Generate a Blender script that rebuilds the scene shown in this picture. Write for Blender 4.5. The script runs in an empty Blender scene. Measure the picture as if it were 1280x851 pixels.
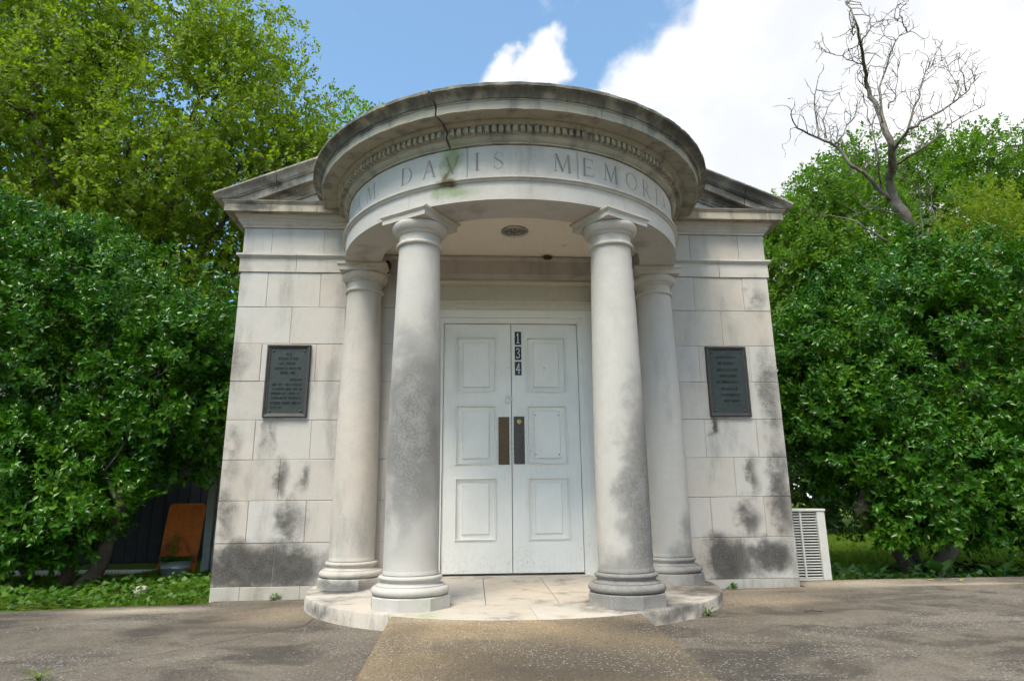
import bpy, bmesh, math, random
import numpy as np
from mathutils import Vector

# ------------------------------------------------------------------ camera
scene = bpy.context.scene
COL = scene.collection
cam_data = bpy.data.cameras.new('camera')
cam_data.sensor_width = 36.0
cam_data.lens = 22.806
cam_data.clip_start = 0.05
cam_data.clip_end = 3000.0
cam = bpy.data.objects.new('camera', cam_data)
COL.objects.link(cam)
cam.location = (-0.349, -5.929, 0.682)
_yaw, _pit, _roll = math.radians(3.486), math.radians(13.901), math.radians(-0.506)
_fw = Vector((math.sin(_yaw) * math.cos(_pit), math.cos(_yaw) * math.cos(_pit), math.sin(_pit)))
_rt = Vector((math.cos(_yaw), -math.sin(_yaw), 0.0))
_up = _rt.cross(_fw)
_r2 = _rt * math.cos(_roll) + _up * math.sin(_roll)
_u2 = -_rt * math.sin(_roll) + _up * math.cos(_roll)
from mathutils import Matrix
_m = Matrix((_r2, _u2, -_fw)).transposed()
cam.rotation_euler = _m.to_euler()
scene.camera = cam

# ------------------------------------------------------------------ render settings, exposure
scene.render.engine = 'CYCLES'
scene.cycles.use_denoising = True
scene.cycles.use_adaptive_sampling = True
scene.cycles.adaptive_threshold = 0.05
scene.cycles.adaptive_min_samples = 12
scene.cycles.max_bounces = 5
scene.cycles.diffuse_bounces = 3
scene.cycles.glossy_bounces = 2
scene.cycles.transmission_bounces = 3
scene.cycles.transparent_max_bounces = 4
scene.view_settings.view_transform = 'Standard'
scene.view_settings.look = 'None'
scene.view_settings.exposure = 1.36
scene.view_settings.gamma = 1.0
scene.view_settings.use_curve_mapping = False

# ------------------------------------------------------------------ node helper
class NT:
    def __init__(self, tree):
        self.t = tree
    def n(self, kind, **kw):
        nd = self.t.nodes.new(kind)
        for k, v in kw.items():
            setattr(nd, k, v)
        return nd
    def put(self, sock, v):
        if v is None:
            return
        if isinstance(v, bpy.types.NodeSocket):
            self.t.links.new(v, sock)
        else:
            if hasattr(sock.default_value, '__len__') and not hasattr(v, '__len__'):
                v = [v] * len(sock.default_value)
            if hasattr(v, '__len__') and len(sock.default_value) == 4 and len(v) == 3:
                v = (*v, 1.0)
            sock.default_value = v
    def math(self, op, a, b=None, c=None, clamp=False):
        nd = self.n('ShaderNodeMath', operation=op, use_clamp=clamp)
        for i, v in enumerate((a, b, c)):
            self.put(nd.inputs[i], v)
        return nd.outputs[0]
    def vmath(self, op, a, b=None, out=0):
        nd = self.n('ShaderNodeVectorMath', operation=op)
        self.put(nd.inputs[0], a)
        if b is not None:
            self.put(nd.inputs[1], b)
        return nd.outputs['Value'] if op in ('LENGTH', 'DOT_PRODUCT', 'DISTANCE') else nd.outputs[0]
    def smooth(self, v, lo, hi, a=0.0, b=1.0):
        nd = self.n('ShaderNodeMapRange', interpolation_type='SMOOTHSTEP')
        self.put(nd.inputs['Value'], v)
        nd.inputs['From Min'].default_value = lo
        nd.inputs['From Max'].default_value = hi
        nd.inputs['To Min'].default_value = a
        nd.inputs['To Max'].default_value = b
        return nd.outputs[0]
    def noise(self, vec, scale, detail=4.0, rough=0.55, dist=0.0):
        nd = self.n('ShaderNodeTexNoise')
        self.put(nd.inputs['Vector'], vec)
        nd.inputs['Scale'].default_value = scale
        nd.inputs['Detail'].default_value = detail
        nd.inputs['Roughness'].default_value = rough
        nd.inputs['Distortion'].default_value = dist
        return nd.outputs['Fac']
    def noisec(self, vec, scale, detail=4.0):
        nd = self.n('ShaderNodeTexNoise')
        self.put(nd.inputs['Vector'], vec)
        nd.inputs['Scale'].default_value = scale
        nd.inputs['Detail'].default_value = detail
        return nd.outputs['Color']
    def voro(self, vec, scale, out='Distance'):
        nd = self.n('ShaderNodeTexVoronoi')
        self.put(nd.inputs['Vector'], vec)
        nd.inputs['Scale'].default_value = scale
        return nd.outputs[out]
    def mix(self, f, a, b, blend='MIX'):
        nd = self.n('ShaderNodeMix', data_type='RGBA', blend_type=blend)
        self.put(nd.inputs[0], f)
        self.put(nd.inputs[6], a)
        self.put(nd.inputs[7], b)
        return nd.outputs[2]
    def bump(self, h, strength=0.3, dist=0.01, normal=None):
        nd = self.n('ShaderNodeBump')
        nd.inputs['Strength'].default_value = strength
        nd.inputs['Distance'].default_value = dist
        self.put(nd.inputs['Height'], h)
        if normal is not None:
            self.put(nd.inputs['Normal'], normal)
        return nd.outputs[0]
    def blob(self, pos, c, r, soft=0.0):
        d = self.vmath('LENGTH', self.vmath('DIVIDE', self.vmath('SUBTRACT', pos, c), r))
        return self.smooth(d, soft, 1.42, 1.0, 0.0)

# ------------------------------------------------------------------ world: sky with clouds
SUN_EL, SUN_AZ = math.radians(57), math.atan2(-0.45, -0.89)     # behind the camera, a little to the left
world = bpy.data.worlds.new('World')
scene.world = world
world.use_nodes = True
w = NT(world.node_tree)
world.node_tree.nodes.clear()
sky = w.n('ShaderNodeTexSky', sky_type='NISHITA', sun_disc=False)
sky.sun_elevation = SUN_EL
sky.sun_rotation = SUN_AZ
sky.altitude = 200.0
sky.air_density = 1.0
sky.dust_density = 1.2
sky.ozone_density = 1.6
tc = w.n('ShaderNodeTexCoord').outputs['Generated']
warp = w.vmath('SUBTRACT', w.noisec(tc, 5.0, 7.0), (0.5, 0.5, 0.5))
warp2 = w.vmath('SUBTRACT', w.noisec(tc, 17.0, 6.0), (0.5, 0.5, 0.5))
scl = w.n('ShaderNodeVectorMath', operation='SCALE'); w.put(scl.inputs[0], warp); scl.inputs['Scale'].default_value = 0.12
scl2 = w.n('ShaderNodeVectorMath', operation='SCALE'); w.put(scl2.inputs[0], warp2); scl2.inputs['Scale'].default_value = 0.075
dirv = w.vmath('ADD', w.vmath('ADD', tc, scl.outputs[0]), scl2.outputs[0])
bank = w.smooth(w.vmath('DOT_PRODUCT', dirv, (0.726, 0.283, -0.627)), -0.012, 0.022)     # the big bank on the right
puff = w.smooth(w.vmath('DISTANCE', dirv, (0.088, 0.792, 0.600)), 0.026, 0.047, 1.0, 0.0)
puffb = w.smooth(w.vmath('DISTANCE', dirv, (0.045, 0.803, 0.592)), 0.014, 0.034, 1.0, 0.0)
wisp = w.smooth(w.noise(tc, 7.0, 8.0, 0.6), 0.56, 0.75, 0.0, 0.55)
field = w.smooth(w.noise(tc, 2.4, 8.0, 0.58), 0.53, 0.62)            # scattered clouds over the rest of the sky
back = w.smooth(w.vmath('DOT_PRODUCT', tc, (-0.05, 1.0, 0.0)), 0.15, 0.45, 1.0, 0.0)
cl = w.math('MAXIMUM', w.math('MAXIMUM', bank, puff), w.math('MAXIMUM', puffb, w.math('MAXIMUM', wisp, w.math('MULTIPLY', field, back))))
shade = w.smooth(w.noise(tc, 3.2, 6.0, 0.55), 0.35, 0.68)
ccol = w.mix(shade, (3.6, 3.7, 3.85), (4.9, 4.9, 4.9))
skyc = w.mix(1.0, sky.outputs[0], (.78, 1.06, 1.14), 'MULTIPLY')
haze_veil = w.mix(0.18, skyc, (2.6, 3.45, 3.9))          # thin high haze
final = w.mix(cl, haze_veil, ccol)
bg = w.n('ShaderNodeBackground')
w.put(bg.inputs['Color'], final)
bg.inputs['Strength'].default_value = 0.10
wo = w.n('ShaderNodeOutputWorld')
w.t.links.new(bg.outputs[0], wo.inputs['Surface'])

# ------------------------------------------------------------------ sun (veiled by cloud)
sd = bpy.data.lights.new('sun', 'SUN')
sd.energy = 2.0
sd.angle = math.radians(26)
sd.color = (1.0, 0.925, 0.80)
sun = bpy.data.objects.new('sun', sd)
COL.objects.link(sun)
_sv = Vector((math.sin(SUN_AZ) * math.cos(SUN_EL), math.cos(SUN_AZ) * math.cos(SUN_EL), math.sin(SUN_EL)))
sun.rotation_euler = _sv.to_track_quat('Z', 'Y').to_euler()
sun.location = _sv * 60

# ------------------------------------------------------------------ materials
def new_mat(name):
    m = bpy.data.materials.new(name)
    m.use_nodes = True
    m.node_tree.nodes.clear()
    nt = NT(m.node_tree)
    out = nt.n('ShaderNodeOutputMaterial')
    p = nt.n('ShaderNodeBsdfPrincipled')
    nt.t.links.new(p.outputs[0], out.inputs['Surface'])
    return m, nt, p, out

def geo_pos(nt):
    return nt.n('ShaderNodeNewGeometry').outputs['Position']

# stains with a shape of their own: (centre, radii, strength)
DARK = [
 ((-2.34, 0, .16), (.34, .5, .24), 1.0), ((-1.88, 0, .14), (.36, .5, .26), .95), ((-2.1, 0, .15), (.70, .5, .25), .95), ((2.12, 0, .16), (.60, .5, .20), .62), ((-1.93, 0, .53), (.19, .4, .24), .66),
 ((-2.03, 0, .89), (.08, .3, .22), .66), ((-1.84, 0, .90), (.07, .3, .20), .60), ((-2.47, 0, .55), (.15, .6, .34), .52),
 ((-2.48, 0, 1.1), (.13, .6, .45), .40), ((-2.12, 0, 1.22), (.06, .3, .20), .36), ((-2.5, 0, 1.95), (.14, .5, .2), .34),
 ((1.90, 0, .15), (.26, .5, .26), 1.0), ((2.33, 0, .20), (.24, .5, .20), 1.0), ((2.14, 0, .52), (.16, .4, .24), .64),
 ((2.20, 0, .90), (.08, .4, .28), .60), ((2.46, 0, .75), (.17, .6, .55), .66), ((2.46, 0, 1.60), (.16, .6, .6), .52), ((2.42, 0, 2.6), (.14, .4, .3), .42),
 ((1.885, 0, 1.345), (.045, .1, .13), 1.0), ((-2.215, 0, 1.29), (.05, .1, .2), .40),
 ((-.78, -1.42, 1.18), (.30, .34, .85), 1.0), ((.84, -1.38, .55), (.24, .34, 1.15), 1.0),
 ((.73, -1.30, .10), (.46, .46, .30), 1.0), ((-1.42, -.30, .04), (.34, .34, .09), 1.0), ((1.55, -.22, .12), (.30, .4, .28), 1.0),
 ((-1.60, -.2, .35), (.12, .3, .25), .5), ((1.50, -.25, .45), (.10, .3, .25), .55),
 ((2.35, -.2, 3.62), (.6, .5, .22), .85), ((1.95, -.2, 3.80), (.45, .5, .16), .7), ((-2.42, -.2, 3.40), (.28, .3, .07), .75), ((-2.2, -.2, 3.62), (.4, .4, .06), .6),
 ((1.05, -1.45, -.03), (.75, .55, .11), .62), ((-1.35, -.95, -.06), (.45, .5, .09), .5), ((1.45, -.7, .0), (.35, .5, .1), .7),
 ((1.25, -1.25, 3.50), (.8, 1.0, .10), .7), ((-1.25, -1.35, 3.48), (.85, .9, .07), .55), ((.1, -1.9, 3.53), (.8, .3, .06), .5),
]
GREEN = [((-.535, -1.53, 3.17), (.10, .14, .20), .9), ((-.52, -1.55, 2.90), (.24, .22, .10), .75), ((-.50, -1.62, 3.28), (.13, .2, .06), .5),
         ((-.62, -1.55, .06), (.22, .25, .2), .35), ((-.60, -1.40, .3), (.2, .2, .25), .25)]
BROWN = [((-.520, -1.56, 2.955), (.07, .15, .075), 1.0), ((.05, .17, 2.83), (.07, .2, .07), .5), ((-.53, -1.54, 3.06), (.04, .12, .12), .9)]

def make_stain_group(keep):
    g = bpy.data.node_groups.new('stain_masks', 'ShaderNodeTree')
    for nm in ('Dark', 'Green', 'Brown'):
        g.interface.new_socket(nm, in_out='OUTPUT', socket_type='NodeSocketFloat')
    nt = NT(g)
    out = nt.n('NodeGroupOutput')
    pos = geo_pos(nt)
    off = nt.n('ShaderNodeVectorMath', operation='SCALE')
    nt.put(off.inputs[0], nt.vmath('SUBTRACT', nt.noisec(pos, 4.5, 5.0), (.5, .5, .5)))
    off.inputs['Scale'].default_value = 0.26
    p2 = nt.vmath('ADD', pos, off.outputs[0])
    for i, lst in enumerate((DARK, GREEN, BROWN)):
        acc = None
        for c, r, s in lst:
            if not keep(*c): continue
            v = nt.math('MULTIPLY', nt.blob(p2, c, r), s)
            acc = v if acc is None else nt.math('MAXIMUM', acc, v)
        if acc is not None:
            nt.t.links.new(acc, out.inputs[i])
    return g

def stone(name, ca=(.50, .455, .40), cb=(.53, .465, .395), cc=(.43, .415, .385), mild=.5, mild_lo=.50, dirt_attr=False, streak=False, rough=.86, var=.10, keep=None, band=None, stain=((.036, .033, .029), (.095, .088, .078)), smax=.95, gr2=1.1):
    m, nt, p, out = new_mat(name)
    pos = geo_pos(nt)
    rnd = nt.n('ShaderNodeObjectInfo').outputs['Random']
    n1 = nt.noise(pos, 1.1, 4.0)
    n2 = nt.noise(pos, 9.0, 6.0, .62)
    n3 = nt.noise(pos, 70.0, 5.0, .7)
    sp = nt.noise(pos, 230.0, 3.0, .6)
    c = nt.mix(nt.smooth(n1, .38, .62), ca, cb)
    c = nt.mix(nt.smooth(nt.math('ADD', nt.math('MULTIPLY', rnd, .45), nt.math('MULTIPLY', n2, .55)), .35, .75, 0, .8), c, cc)
    tone = nt.math('ADD', nt.math('ADD', nt.math('MULTIPLY', rnd, var), 1.0 - var * .55), nt.math('MULTIPLY', nt.math('SUBTRACT', n2, .5), .34))
    tone = nt.math('ADD', tone, nt.math('MULTIPLY', nt.math('SUBTRACT', n3, .5), .30))
    tone = nt.math('ADD', tone, nt.math('MULTIPLY', nt.math('SUBTRACT', sp, .5), .22))
    c = nt.mix(1.0, c, tone, 'MULTIPLY')
    # grey weathering in drifts and runs
    st = nt.n('ShaderNodeMapping'); st.inputs['Scale'].default_value = (1.0, 1.0, .28 if not streak else .12)
    nt.put(st.inputs['Vector'], pos)
    wn = nt.noise(st.outputs[0], 3.4 if not streak else 7.0, 7.0, .62)
    wm = nt.math('MULTIPLY', nt.smooth(nt.math('ADD', wn, nt.math('MULTIPLY', nt.math('SUBTRACT', n3, .5), .35)), mild_lo, mild_lo + .22), mild)
    c = nt.mix(wm, c, (.145, .138, .122))
    if band:
        sepz = nt.n('ShaderNodeSeparateXYZ'); nt.put(sepz.inputs[0], pos)
        bm_ = nt.math('MULTIPLY', nt.smooth(sepz.outputs[2], band[0], band[0] + .012), nt.smooth(nt.math('ADD', wn, nt.math('MULTIPLY', n2, .35)), .50, .78, .22, .9))
        c = nt.mix(bm_, c, (.105, .100, .080))
    g = nt.n('ShaderNodeGroup'); g.node_tree = make_stain_group(keep or (lambda x, y, z: True))
    grain = nt.math('MULTIPLY', nt.math('SUBTRACT', nt.math('ADD', n3, nt.math('MULTIPLY', sp, .5)), .75), .5)
    grain = nt.math('ADD', grain, nt.math('MULTIPLY', nt.math('SUBTRACT', n2, .5), gr2))
    dk = nt.smooth(nt.math('ADD', g.outputs[0], nt.math('MULTIPLY', grain, nt.smooth(g.outputs[0], 0.0, .3))), .06, .78, 0, smax)
    c = nt.mix(dk, c, nt.mix(nt.smooth(nt.math('ADD', nt.math('MULTIPLY', n3, .6), nt.math('MULTIPLY', n2, .4)), .38, .62), stain[0], stain[1]))
    gr = nt.smooth(nt.math('ADD', g.outputs[1], nt.math('MULTIPLY', grain, nt.smooth(g.outputs[1], 0.0, .3))), .08, .7, 0, .8)
    c = nt.mix(gr, c, (.20, .25, .12))
    br = nt.smooth(nt.math('ADD', g.outputs[2], nt.math('MULTIPLY', grain, nt.smooth(g.outputs[2], 0.0, .3))), .15, .9, 0, .85)
    c = nt.mix(br, c, (.10, .062, .03))
    if dirt_attr:
        at = nt.n('ShaderNodeAttribute', attribute_name='groove')
        c = nt.mix(nt.math('MULTIPLY', at.outputs['Fac'], .5), c, (.15, .115, .078))
    nt.put(p.inputs['Base Color'], c)
    p.inputs['Roughness'].default_value = rough
    p.inputs['Specular IOR Level'].default_value = .25
    h = nt.math('ADD', nt.math('MULTIPLY', n3, .6), nt.math('ADD', nt.math('MULTIPLY', sp, .35), nt.math('MULTIPLY', n2, .7)))
    nt.put(p.inputs['Normal'], nt.bump(h, .55, .006))
    return m

M = {}
wallk = lambda x, y, z: y > -.15 and z < 3.3
ringk = lambda x, y, z: 2.7 < z and y < -1.0
colk = lambda x, y, z: z < 2.5 and y < -.15
cork = lambda x, y, z: z > 3.2
flk = lambda x, y, z: z < .15 and y < -.1
M['limestone'] = stone('limestone', ca=(.490, .446, .395), cb=(.51, .448, .380), cc=(.425, .40, .368), keep=wallk, var=.22)
M['limestone_frieze'] = stone('limestone_frieze', ca=(.475, .445, .405), cb=(.49, .445, .39), mild=.5, dirt_attr=True, keep=ringk)
M['limestone_column'] = stone('limestone_column', ca=(.495, .45, .395), cb=(.515, .452, .385), cc=(.44, .415, .378), mild=.42, mild_lo=.54, keep=colk, stain=((.105, .10, .092), (.215, .205, .19)), smax=.86, gr2=.85)
M['limestone_cornice'] = stone('limestone_cornice', ca=(.37, .335, .260), cb=(.40, .340, .255), cc=(.31, .295, .235), mild=.75, mild_lo=.46, streak=True, keep=cork, band=(3.455,))
M['limestone_raking'] = stone('limestone_raking', ca=(.42, .385, .32), cb=(.45, .395, .315), cc=(.36, .345, .295), mild=.75, mild_lo=.46, keep=cork)
M['limestone_floor'] = stone('limestone_floor', ca=(.48, .42, .34), cb=(.50, .41, .31), cc=(.45, .41, .36), mild=.7, mild_lo=.50, keep=flk)
M['limestone_base'] = stone('limestone_base', ca=(.42, .385, .33), cb=(.44, .39, .32), cc=(.37, .35, .31), mild=.7, mild_lo=.47, keep=lambda x, y, z: False)

def simple(name, col, rough=.6, metal=0.0, nscale=20.0, namp=.25, bump=.1, spec=.4, dirt=None):
    m, nt, p, out = new_mat(name)
    tcn = nt.n('ShaderNodeTexCoord').outputs['Object']
    n = nt.noise(tcn, nscale, 6.0, .6)
    n2 = nt.noise(tcn, nscale * .15, 4.0, .6)
    f = nt.math('ADD', nt.math('ADD', 1.0, nt.math('MULTIPLY', nt.math('SUBTRACT', n, .5), namp * 2)), nt.math('MULTIPLY', nt.math('SUBTRACT', n2, .5), namp * 1.6))
    c = nt.mix(1.0, col, f, 'MULTIPLY')
    if dirt:
        c = nt.mix(nt.smooth(nt.math('ADD', n2, nt.math('MULTIPLY', n, .4)), dirt[1], dirt[1] + .2, 0, dirt[2]), c, dirt[0])
    nt.put(p.inputs['Base Color'], c)
    p.inputs['Roughness'].default_value = rough
    p.inputs['Metallic'].default_value = metal
    p.inputs['Specular IOR Level'].default_value = spec
    if bump:
        nt.put(p.inputs['Normal'], nt.bump(n, bump, .005))
    return m

M['mortar'] = simple('mortar', (.36, .31, .24), .95, nscale=40, namp=.3, bump=.4)
M['plaster'] = simple('plaster', (.76, .67, .54), .9, nscale=30, namp=.10, bump=.15, dirt=((.22, .16, .10), .80, .5))
M['roof'] = simple('roof', (.10, .10, .10), .9, nscale=30)
def paint_mat():
    m, nt, p, out = new_mat('white_paint')
    pos = geo_pos(nt)
    mp = nt.n('ShaderNodeMapping'); mp.inputs['Scale'].default_value = (1, 1, .12)
    nt.put(mp.inputs['Vector'], pos)
    gr = nt.noise(mp.outputs[0], 60.0, 5.0, .6)
    n2 = nt.noise(pos, 3.0, 5.0, .6)
    n3 = nt.noise(pos, 45.0, 5.0, .7)
    c = nt.mix(nt.smooth(n2, .3, .7), (.80, .765, .70), (.74, .715, .655))
    c = nt.mix(1.0, c, nt.math('ADD', .93, nt.math('MULTIPLY', gr, .14)), 'MULTIPLY')
    c = nt.mix(nt.smooth(nt.math('ADD', n3, nt.math('MULTIPLY', n2, .5)), .90, 1.02, 0, .6), c, (.30, .27, .22))
    sz = nt.n('ShaderNodeSeparateXYZ'); nt.put(sz.inputs[0], pos)
    c = nt.mix(nt.math('MULTIPLY', nt.smooth(sz.outputs[2], .05, .42, 1, 0), nt.smooth(nt.math('ADD', gr, n3), .92, 1.25, 0, .3)), c, (.36, .33, .28))
    c = nt.mix(nt.math('MULTIPLY', nt.blob(pos, (.015, .2, 1.2), (.24, .3, .42)), nt.smooth(n3, .35, .7, 0, .35)), c, (.38, .34, .28))
    nt.put(p.inputs['Base Color'], c)
    p.inputs['Roughness'].default_value = .48
    nt.put(p.inputs['Normal'], nt.bump(nt.math('ADD', gr, nt.math('MULTIPLY', n3, .3)), .22, .003))
    return m
M['paint'] = paint_mat()
M['old_paint'] = simple('cream_paint', (.58, .53, .44), .6, nscale=25, namp=.12, bump=.12, dirt=((.22, .15, .09), .86, .7))
M['brass_plate'] = simple('tarnished_brass', (.105, .062, .030), .42, .55, nscale=60, namp=.4, bump=.1, dirt=((.05, .04, .035), .72, .8))
M['iron_plate'] = simple('worn_steel_plate', (.075, .062, .052), .42, .5, nscale=60, namp=.5, bump=.1, dirt=((.22, .20, .18), .82, .7))
M['gold'] = simple('brass_lock', (.52, .34, .14), .35, .8, nscale=50)
M['black'] = simple('black_enamel', (.016, .016, .018), .35, nscale=60)
M['silver'] = simple('silver_digit', (.62, .62, .60), .4, .3, nscale=80, namp=.2)
M['plastic_white'] = simple('white_plastic', (.66, .66, .64), .5, nscale=60, namp=.1)
M['bronze'] = simple('bronze_patina', (.036, .043, .038), .5, .35, nscale=28, namp=.45, bump=.15, dirt=((.046, .060, .052), .72, .7))
M['bronze_dark'] = simple('bronze_dark', (.020, .020, .018), .6, .2, nscale=40, namp=.4)
M['bronze_rim'] = simple('bronze_rim', (.060, .055, .050), .45, .4, nscale=28, namp=.4, bump=.12, dirt=((.05, .06, .055), .74, .7))
M['chrome'] = simple('lamp_metal', (.42, .40, .36), .3, .9, nscale=60, namp=.3)
M['glass_dull'] = simple('lamp_glass', (.15, .13, .10), .15, 0, nscale=60, namp=.3)
M['mud'] = simple('dried_mud', (.055, .035, .018), .95, nscale=60, namp=.6, bump=.8)
M['ac_paint'] = simple('beige_enamel', (.50, .485, .435), .5, nscale=30, namp=.14, bump=.05, dirt=((.30, .27, .21), .80, .6))
M['dark_void'] = simple('dark_coil', (.05, .05, .05), .7, nscale=60, namp=.6)
M['bark'] = simple('bark', (.075, .057, .040), .95, nscale=16, namp=.7, bump=.9, dirt=((.10, .11, .06), .74, .6))
M['bark_pale'] = simple('grey_dead_bark', (.15, .125, .10), .9, nscale=9, namp=.8, bump=.8, dirt=((.25, .235, .21), .72, .7))
M['wood_grey'] = simple('weathered_wood', (.33, .33, .32), .9, nscale=14, namp=.45, bump=.5, dirt=((.15, .11, .07), .72, .8))
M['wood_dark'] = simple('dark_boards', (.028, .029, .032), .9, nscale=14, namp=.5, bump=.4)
M['tub'] = simple('galvanised_steel', (.36, .38, .40), .42, .45, nscale=20, namp=.25, dirt=((.2, .2, .19), .78, .5))
M['soil'] = simple('soil', (.05, .035, .024), 1.0, nscale=50, namp=.6, bump=.8)
M['rust'] = simple('orange_rust', (.74, .20, .04), .75, .1, nscale=12, namp=.45, bump=.3, dirt=((.20, .05, .025), .66, .8))
M['pebble'] = simple('field_stone', (.36, .33, .28), .9, nscale=25, namp=.4, bump=.5)
M['leaf_yellow'] = simple('yellow_leaf', (.45, .33, .03), .6, nscale=30, namp=.3, bump=0)

def leaf_mat(name, cols, rough=.38, trans=.30, spec=.5):
    m, nt, p, out = new_mat(name)
    rnd = nt.n('ShaderNodeNewGeometry').outputs['Random Per Island']
    pos = geo_pos(nt)
    big = nt.noise(pos, 2.2, 4.0)
    f = nt.math('ADD', nt.math('MULTIPLY', rnd, .62), nt.math('MULTIPLY', nt.smooth(big, .3, .7), .38))
    cr = nt.n('ShaderNodeValToRGB')
    el = cr.color_ramp.elements
    el[0].color = (*cols[0], 1); el[0].position = .05
    el[1].color = (*cols[-1], 1); el[1].position = .97
    for i, c in enumerate(cols[1:-1]):
        e = el.new((i + 1) / (len(cols) - 1)); e.color = (*c, 1)
    nt.put(cr.inputs[0], f)
    nt.put(p.inputs['Base Color'], cr.outputs[0])
    p.inputs['Roughness'].default_value = rough
    p.inputs['Specular IOR Level'].default_value = spec
    tr = nt.n('ShaderNodeBsdfTranslucent')
    nt.put(tr.inputs['Color'], nt.mix(1.0, cr.outputs[0], (1.5, 1.75, .6), 'MULTIPLY'))
    mx = nt.n('ShaderNodeMixShader')
    mx.inputs[0].default_value = trans
    nt.t.links.new(p.outputs[0], mx.inputs[1])
    nt.t.links.new(tr.outputs[0], mx.inputs[2])
    nt.t.links.new(mx.outputs[0], out.inputs['Surface'])
    return m
M['holly'] = leaf_mat('holly_leaf', [(.011, .052, .003), (.026, .098, .005), (.054, .150, .008), (.130, .235, .020)], .24, .22, .30)
M['oak'] = leaf_mat('broad_leaf', [(.092, .145, .012), (.135, .198, .016), (.185, .240, .022), (.250, .280, .038)], .5, .55, .35)
M['green'] = leaf_mat('mid_green_leaf', [(.050, .115, .010), (.080, .165, .014), (.115, .210, .018), (.165, .250, .028)], .5, .48, .35)
M['yellowgreen'] = leaf_mat('yellow_green_leaf', [(.10, .155, .012), (.15, .205, .018), (.20, .245, .022), (.26, .28, .03)], .5, .5, .3)
M['dark_leaf'] = leaf_mat('dark_leaf', [(.012, .040, .010), (.020, .060, .013), (.032, .085, .018)], .5, .3, .35)
M['ivy'] = leaf_mat('ground_leaf', [(.030, .085, .008), (.060, .145, .012), (.120, .205, .022)], .5, .35, .35)
M['grass'] = leaf_mat('grass_blade', [(.085, .150, .014), (.125, .20, .018), (.17, .235, .026)], .6, .4, .3)

def pavement_mat(name, ca, cb, cdark, white=.5, ochre=None, tan=()):
    m, nt, p, out = new_mat(name)
    pos = geo_pos(nt)
    n1 = nt.noise(pos, .8, 5.0, .6, .6)
    n2 = nt.noise(pos, 5.0, 6.0, .65)
    n3 = nt.noise(pos, 60.0, 4.0, .7)
    c = nt.mix(nt.smooth(n1, .35, .65), ca, cb)
    st = nt.n('ShaderNodeMapping'); st.inputs['Scale'].default_value = (.7, 1.15, 1); st.inputs['Rotation'].default_value = (0, 0, .6)
    nt.put(st.inputs['Vector'], pos)
    nd = nt.noise(st.outputs[0], 1.7, 6.0, .6, .8)
    c = nt.mix(nt.smooth(nt.math('ADD', nd, nt.math('MULTIPLY', nt.math('SUBTRACT', n3, .5), .3)), .46, .64, 0, .85), c, cdark)
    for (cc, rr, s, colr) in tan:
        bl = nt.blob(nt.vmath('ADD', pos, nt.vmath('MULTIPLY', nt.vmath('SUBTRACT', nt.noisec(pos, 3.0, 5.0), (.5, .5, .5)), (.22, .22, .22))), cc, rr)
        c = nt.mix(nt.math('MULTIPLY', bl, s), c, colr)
    c = nt.mix(1.0, c, nt.math('ADD', .55, nt.math('ADD', nt.math('MULTIPLY', n2, .45), nt.math('MULTIPLY', n3, .45))), 'MULTIPLY')
    # exposed pebbles of the concrete
    vc = nt.voro(pos, 75.0, 'Color'); vd = nt.voro(pos, 75.0)
    sep = nt.n('ShaderNodeSeparateColor'); nt.put(sep.inputs[0], vc)
    near = nt.smooth(vd, .25, .5, 1.0, 0.0)
    patch = nt.smooth(nt.noise(st.outputs[0], 1.1, 6.0, .65), .46, .60)
    wsel = nt.math('MULTIPLY', nt.smooth(nt.math('ADD', sep.outputs[0], nt.math('MULTIPLY', patch, .34)), .92, 1.02), near)
    c = nt.mix(nt.math('MULTIPLY', wsel, white), c, (.50, .48, .46))
    dsel = nt.math('MULTIPLY', nt.smooth(sep.outputs[1], .80, .9), near)
    c = nt.mix(nt.math('MULTIPLY', dsel, .55), c, (.045, .04, .035))
    vc3 = nt.voro(pos, 34.0, 'Color'); vd3 = nt.voro(pos, 34.0); sep3 = nt.n('ShaderNodeSeparateColor'); nt.put(sep3.inputs[0], vc3)
    c = nt.mix(nt.math('MULTIPLY', nt.math('MULTIPLY', nt.smooth(sep3.outputs[0], .93, .96), nt.smooth(vd3, .08, .22, 1, 0)), nt.math('MULTIPLY', patch, white)), c, nt.mix(sep3.outputs[1], (.56, .53, .50), (.20, .15, .10)))
    vc2 = nt.voro(pos, 160.0, 'Color'); sep2 = nt.n('ShaderNodeSeparateColor'); nt.put(sep2.inputs[0], vc2)
    c = nt.mix(1.0, c, nt.math('ADD', .72, nt.math('MULTIPLY', sep2.outputs[0], .56)), 'MULTIPLY')
    nt.put(p.inputs['Base Color'], c)
    p.inputs['Roughness'].default_value = .9
    p.inputs['Specular IOR Level'].default_value = .25
    h = nt.math('ADD', nt.math('MULTIPLY', vd, -.5), nt.math('ADD', n3, nt.math('MULTIPLY', n2, 1.2)))
    nt.put(p.inputs['Normal'], nt.bump(h, .6, .012))
    return m
SUN_PATCH_C = (.40, .33, .24)  # sunlit patches painted into the paving colour at both sides of the building
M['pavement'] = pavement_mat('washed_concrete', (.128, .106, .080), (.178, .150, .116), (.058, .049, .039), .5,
    tan=[((3.1, .15, -.09), (.8, .30, 3), .8, SUN_PATCH_C), ((4.0, -.05, -.09), (.9, .10, 3), .7, SUN_PATCH_C), ((-2.95, -.42, -.09), (.6, .17, 3), .85, SUN_PATCH_C), ((-1.75, -.75, -.09), (.45, .5, 1), .6, (.30, .23, .15)), ((1.9, -.7, -.09), (.5, .4, 1), .55, (.29, .22, .14)), ((2.2, -.15, -.09), (.7, .12, 1), .5, (.30, .22, .14))])
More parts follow.
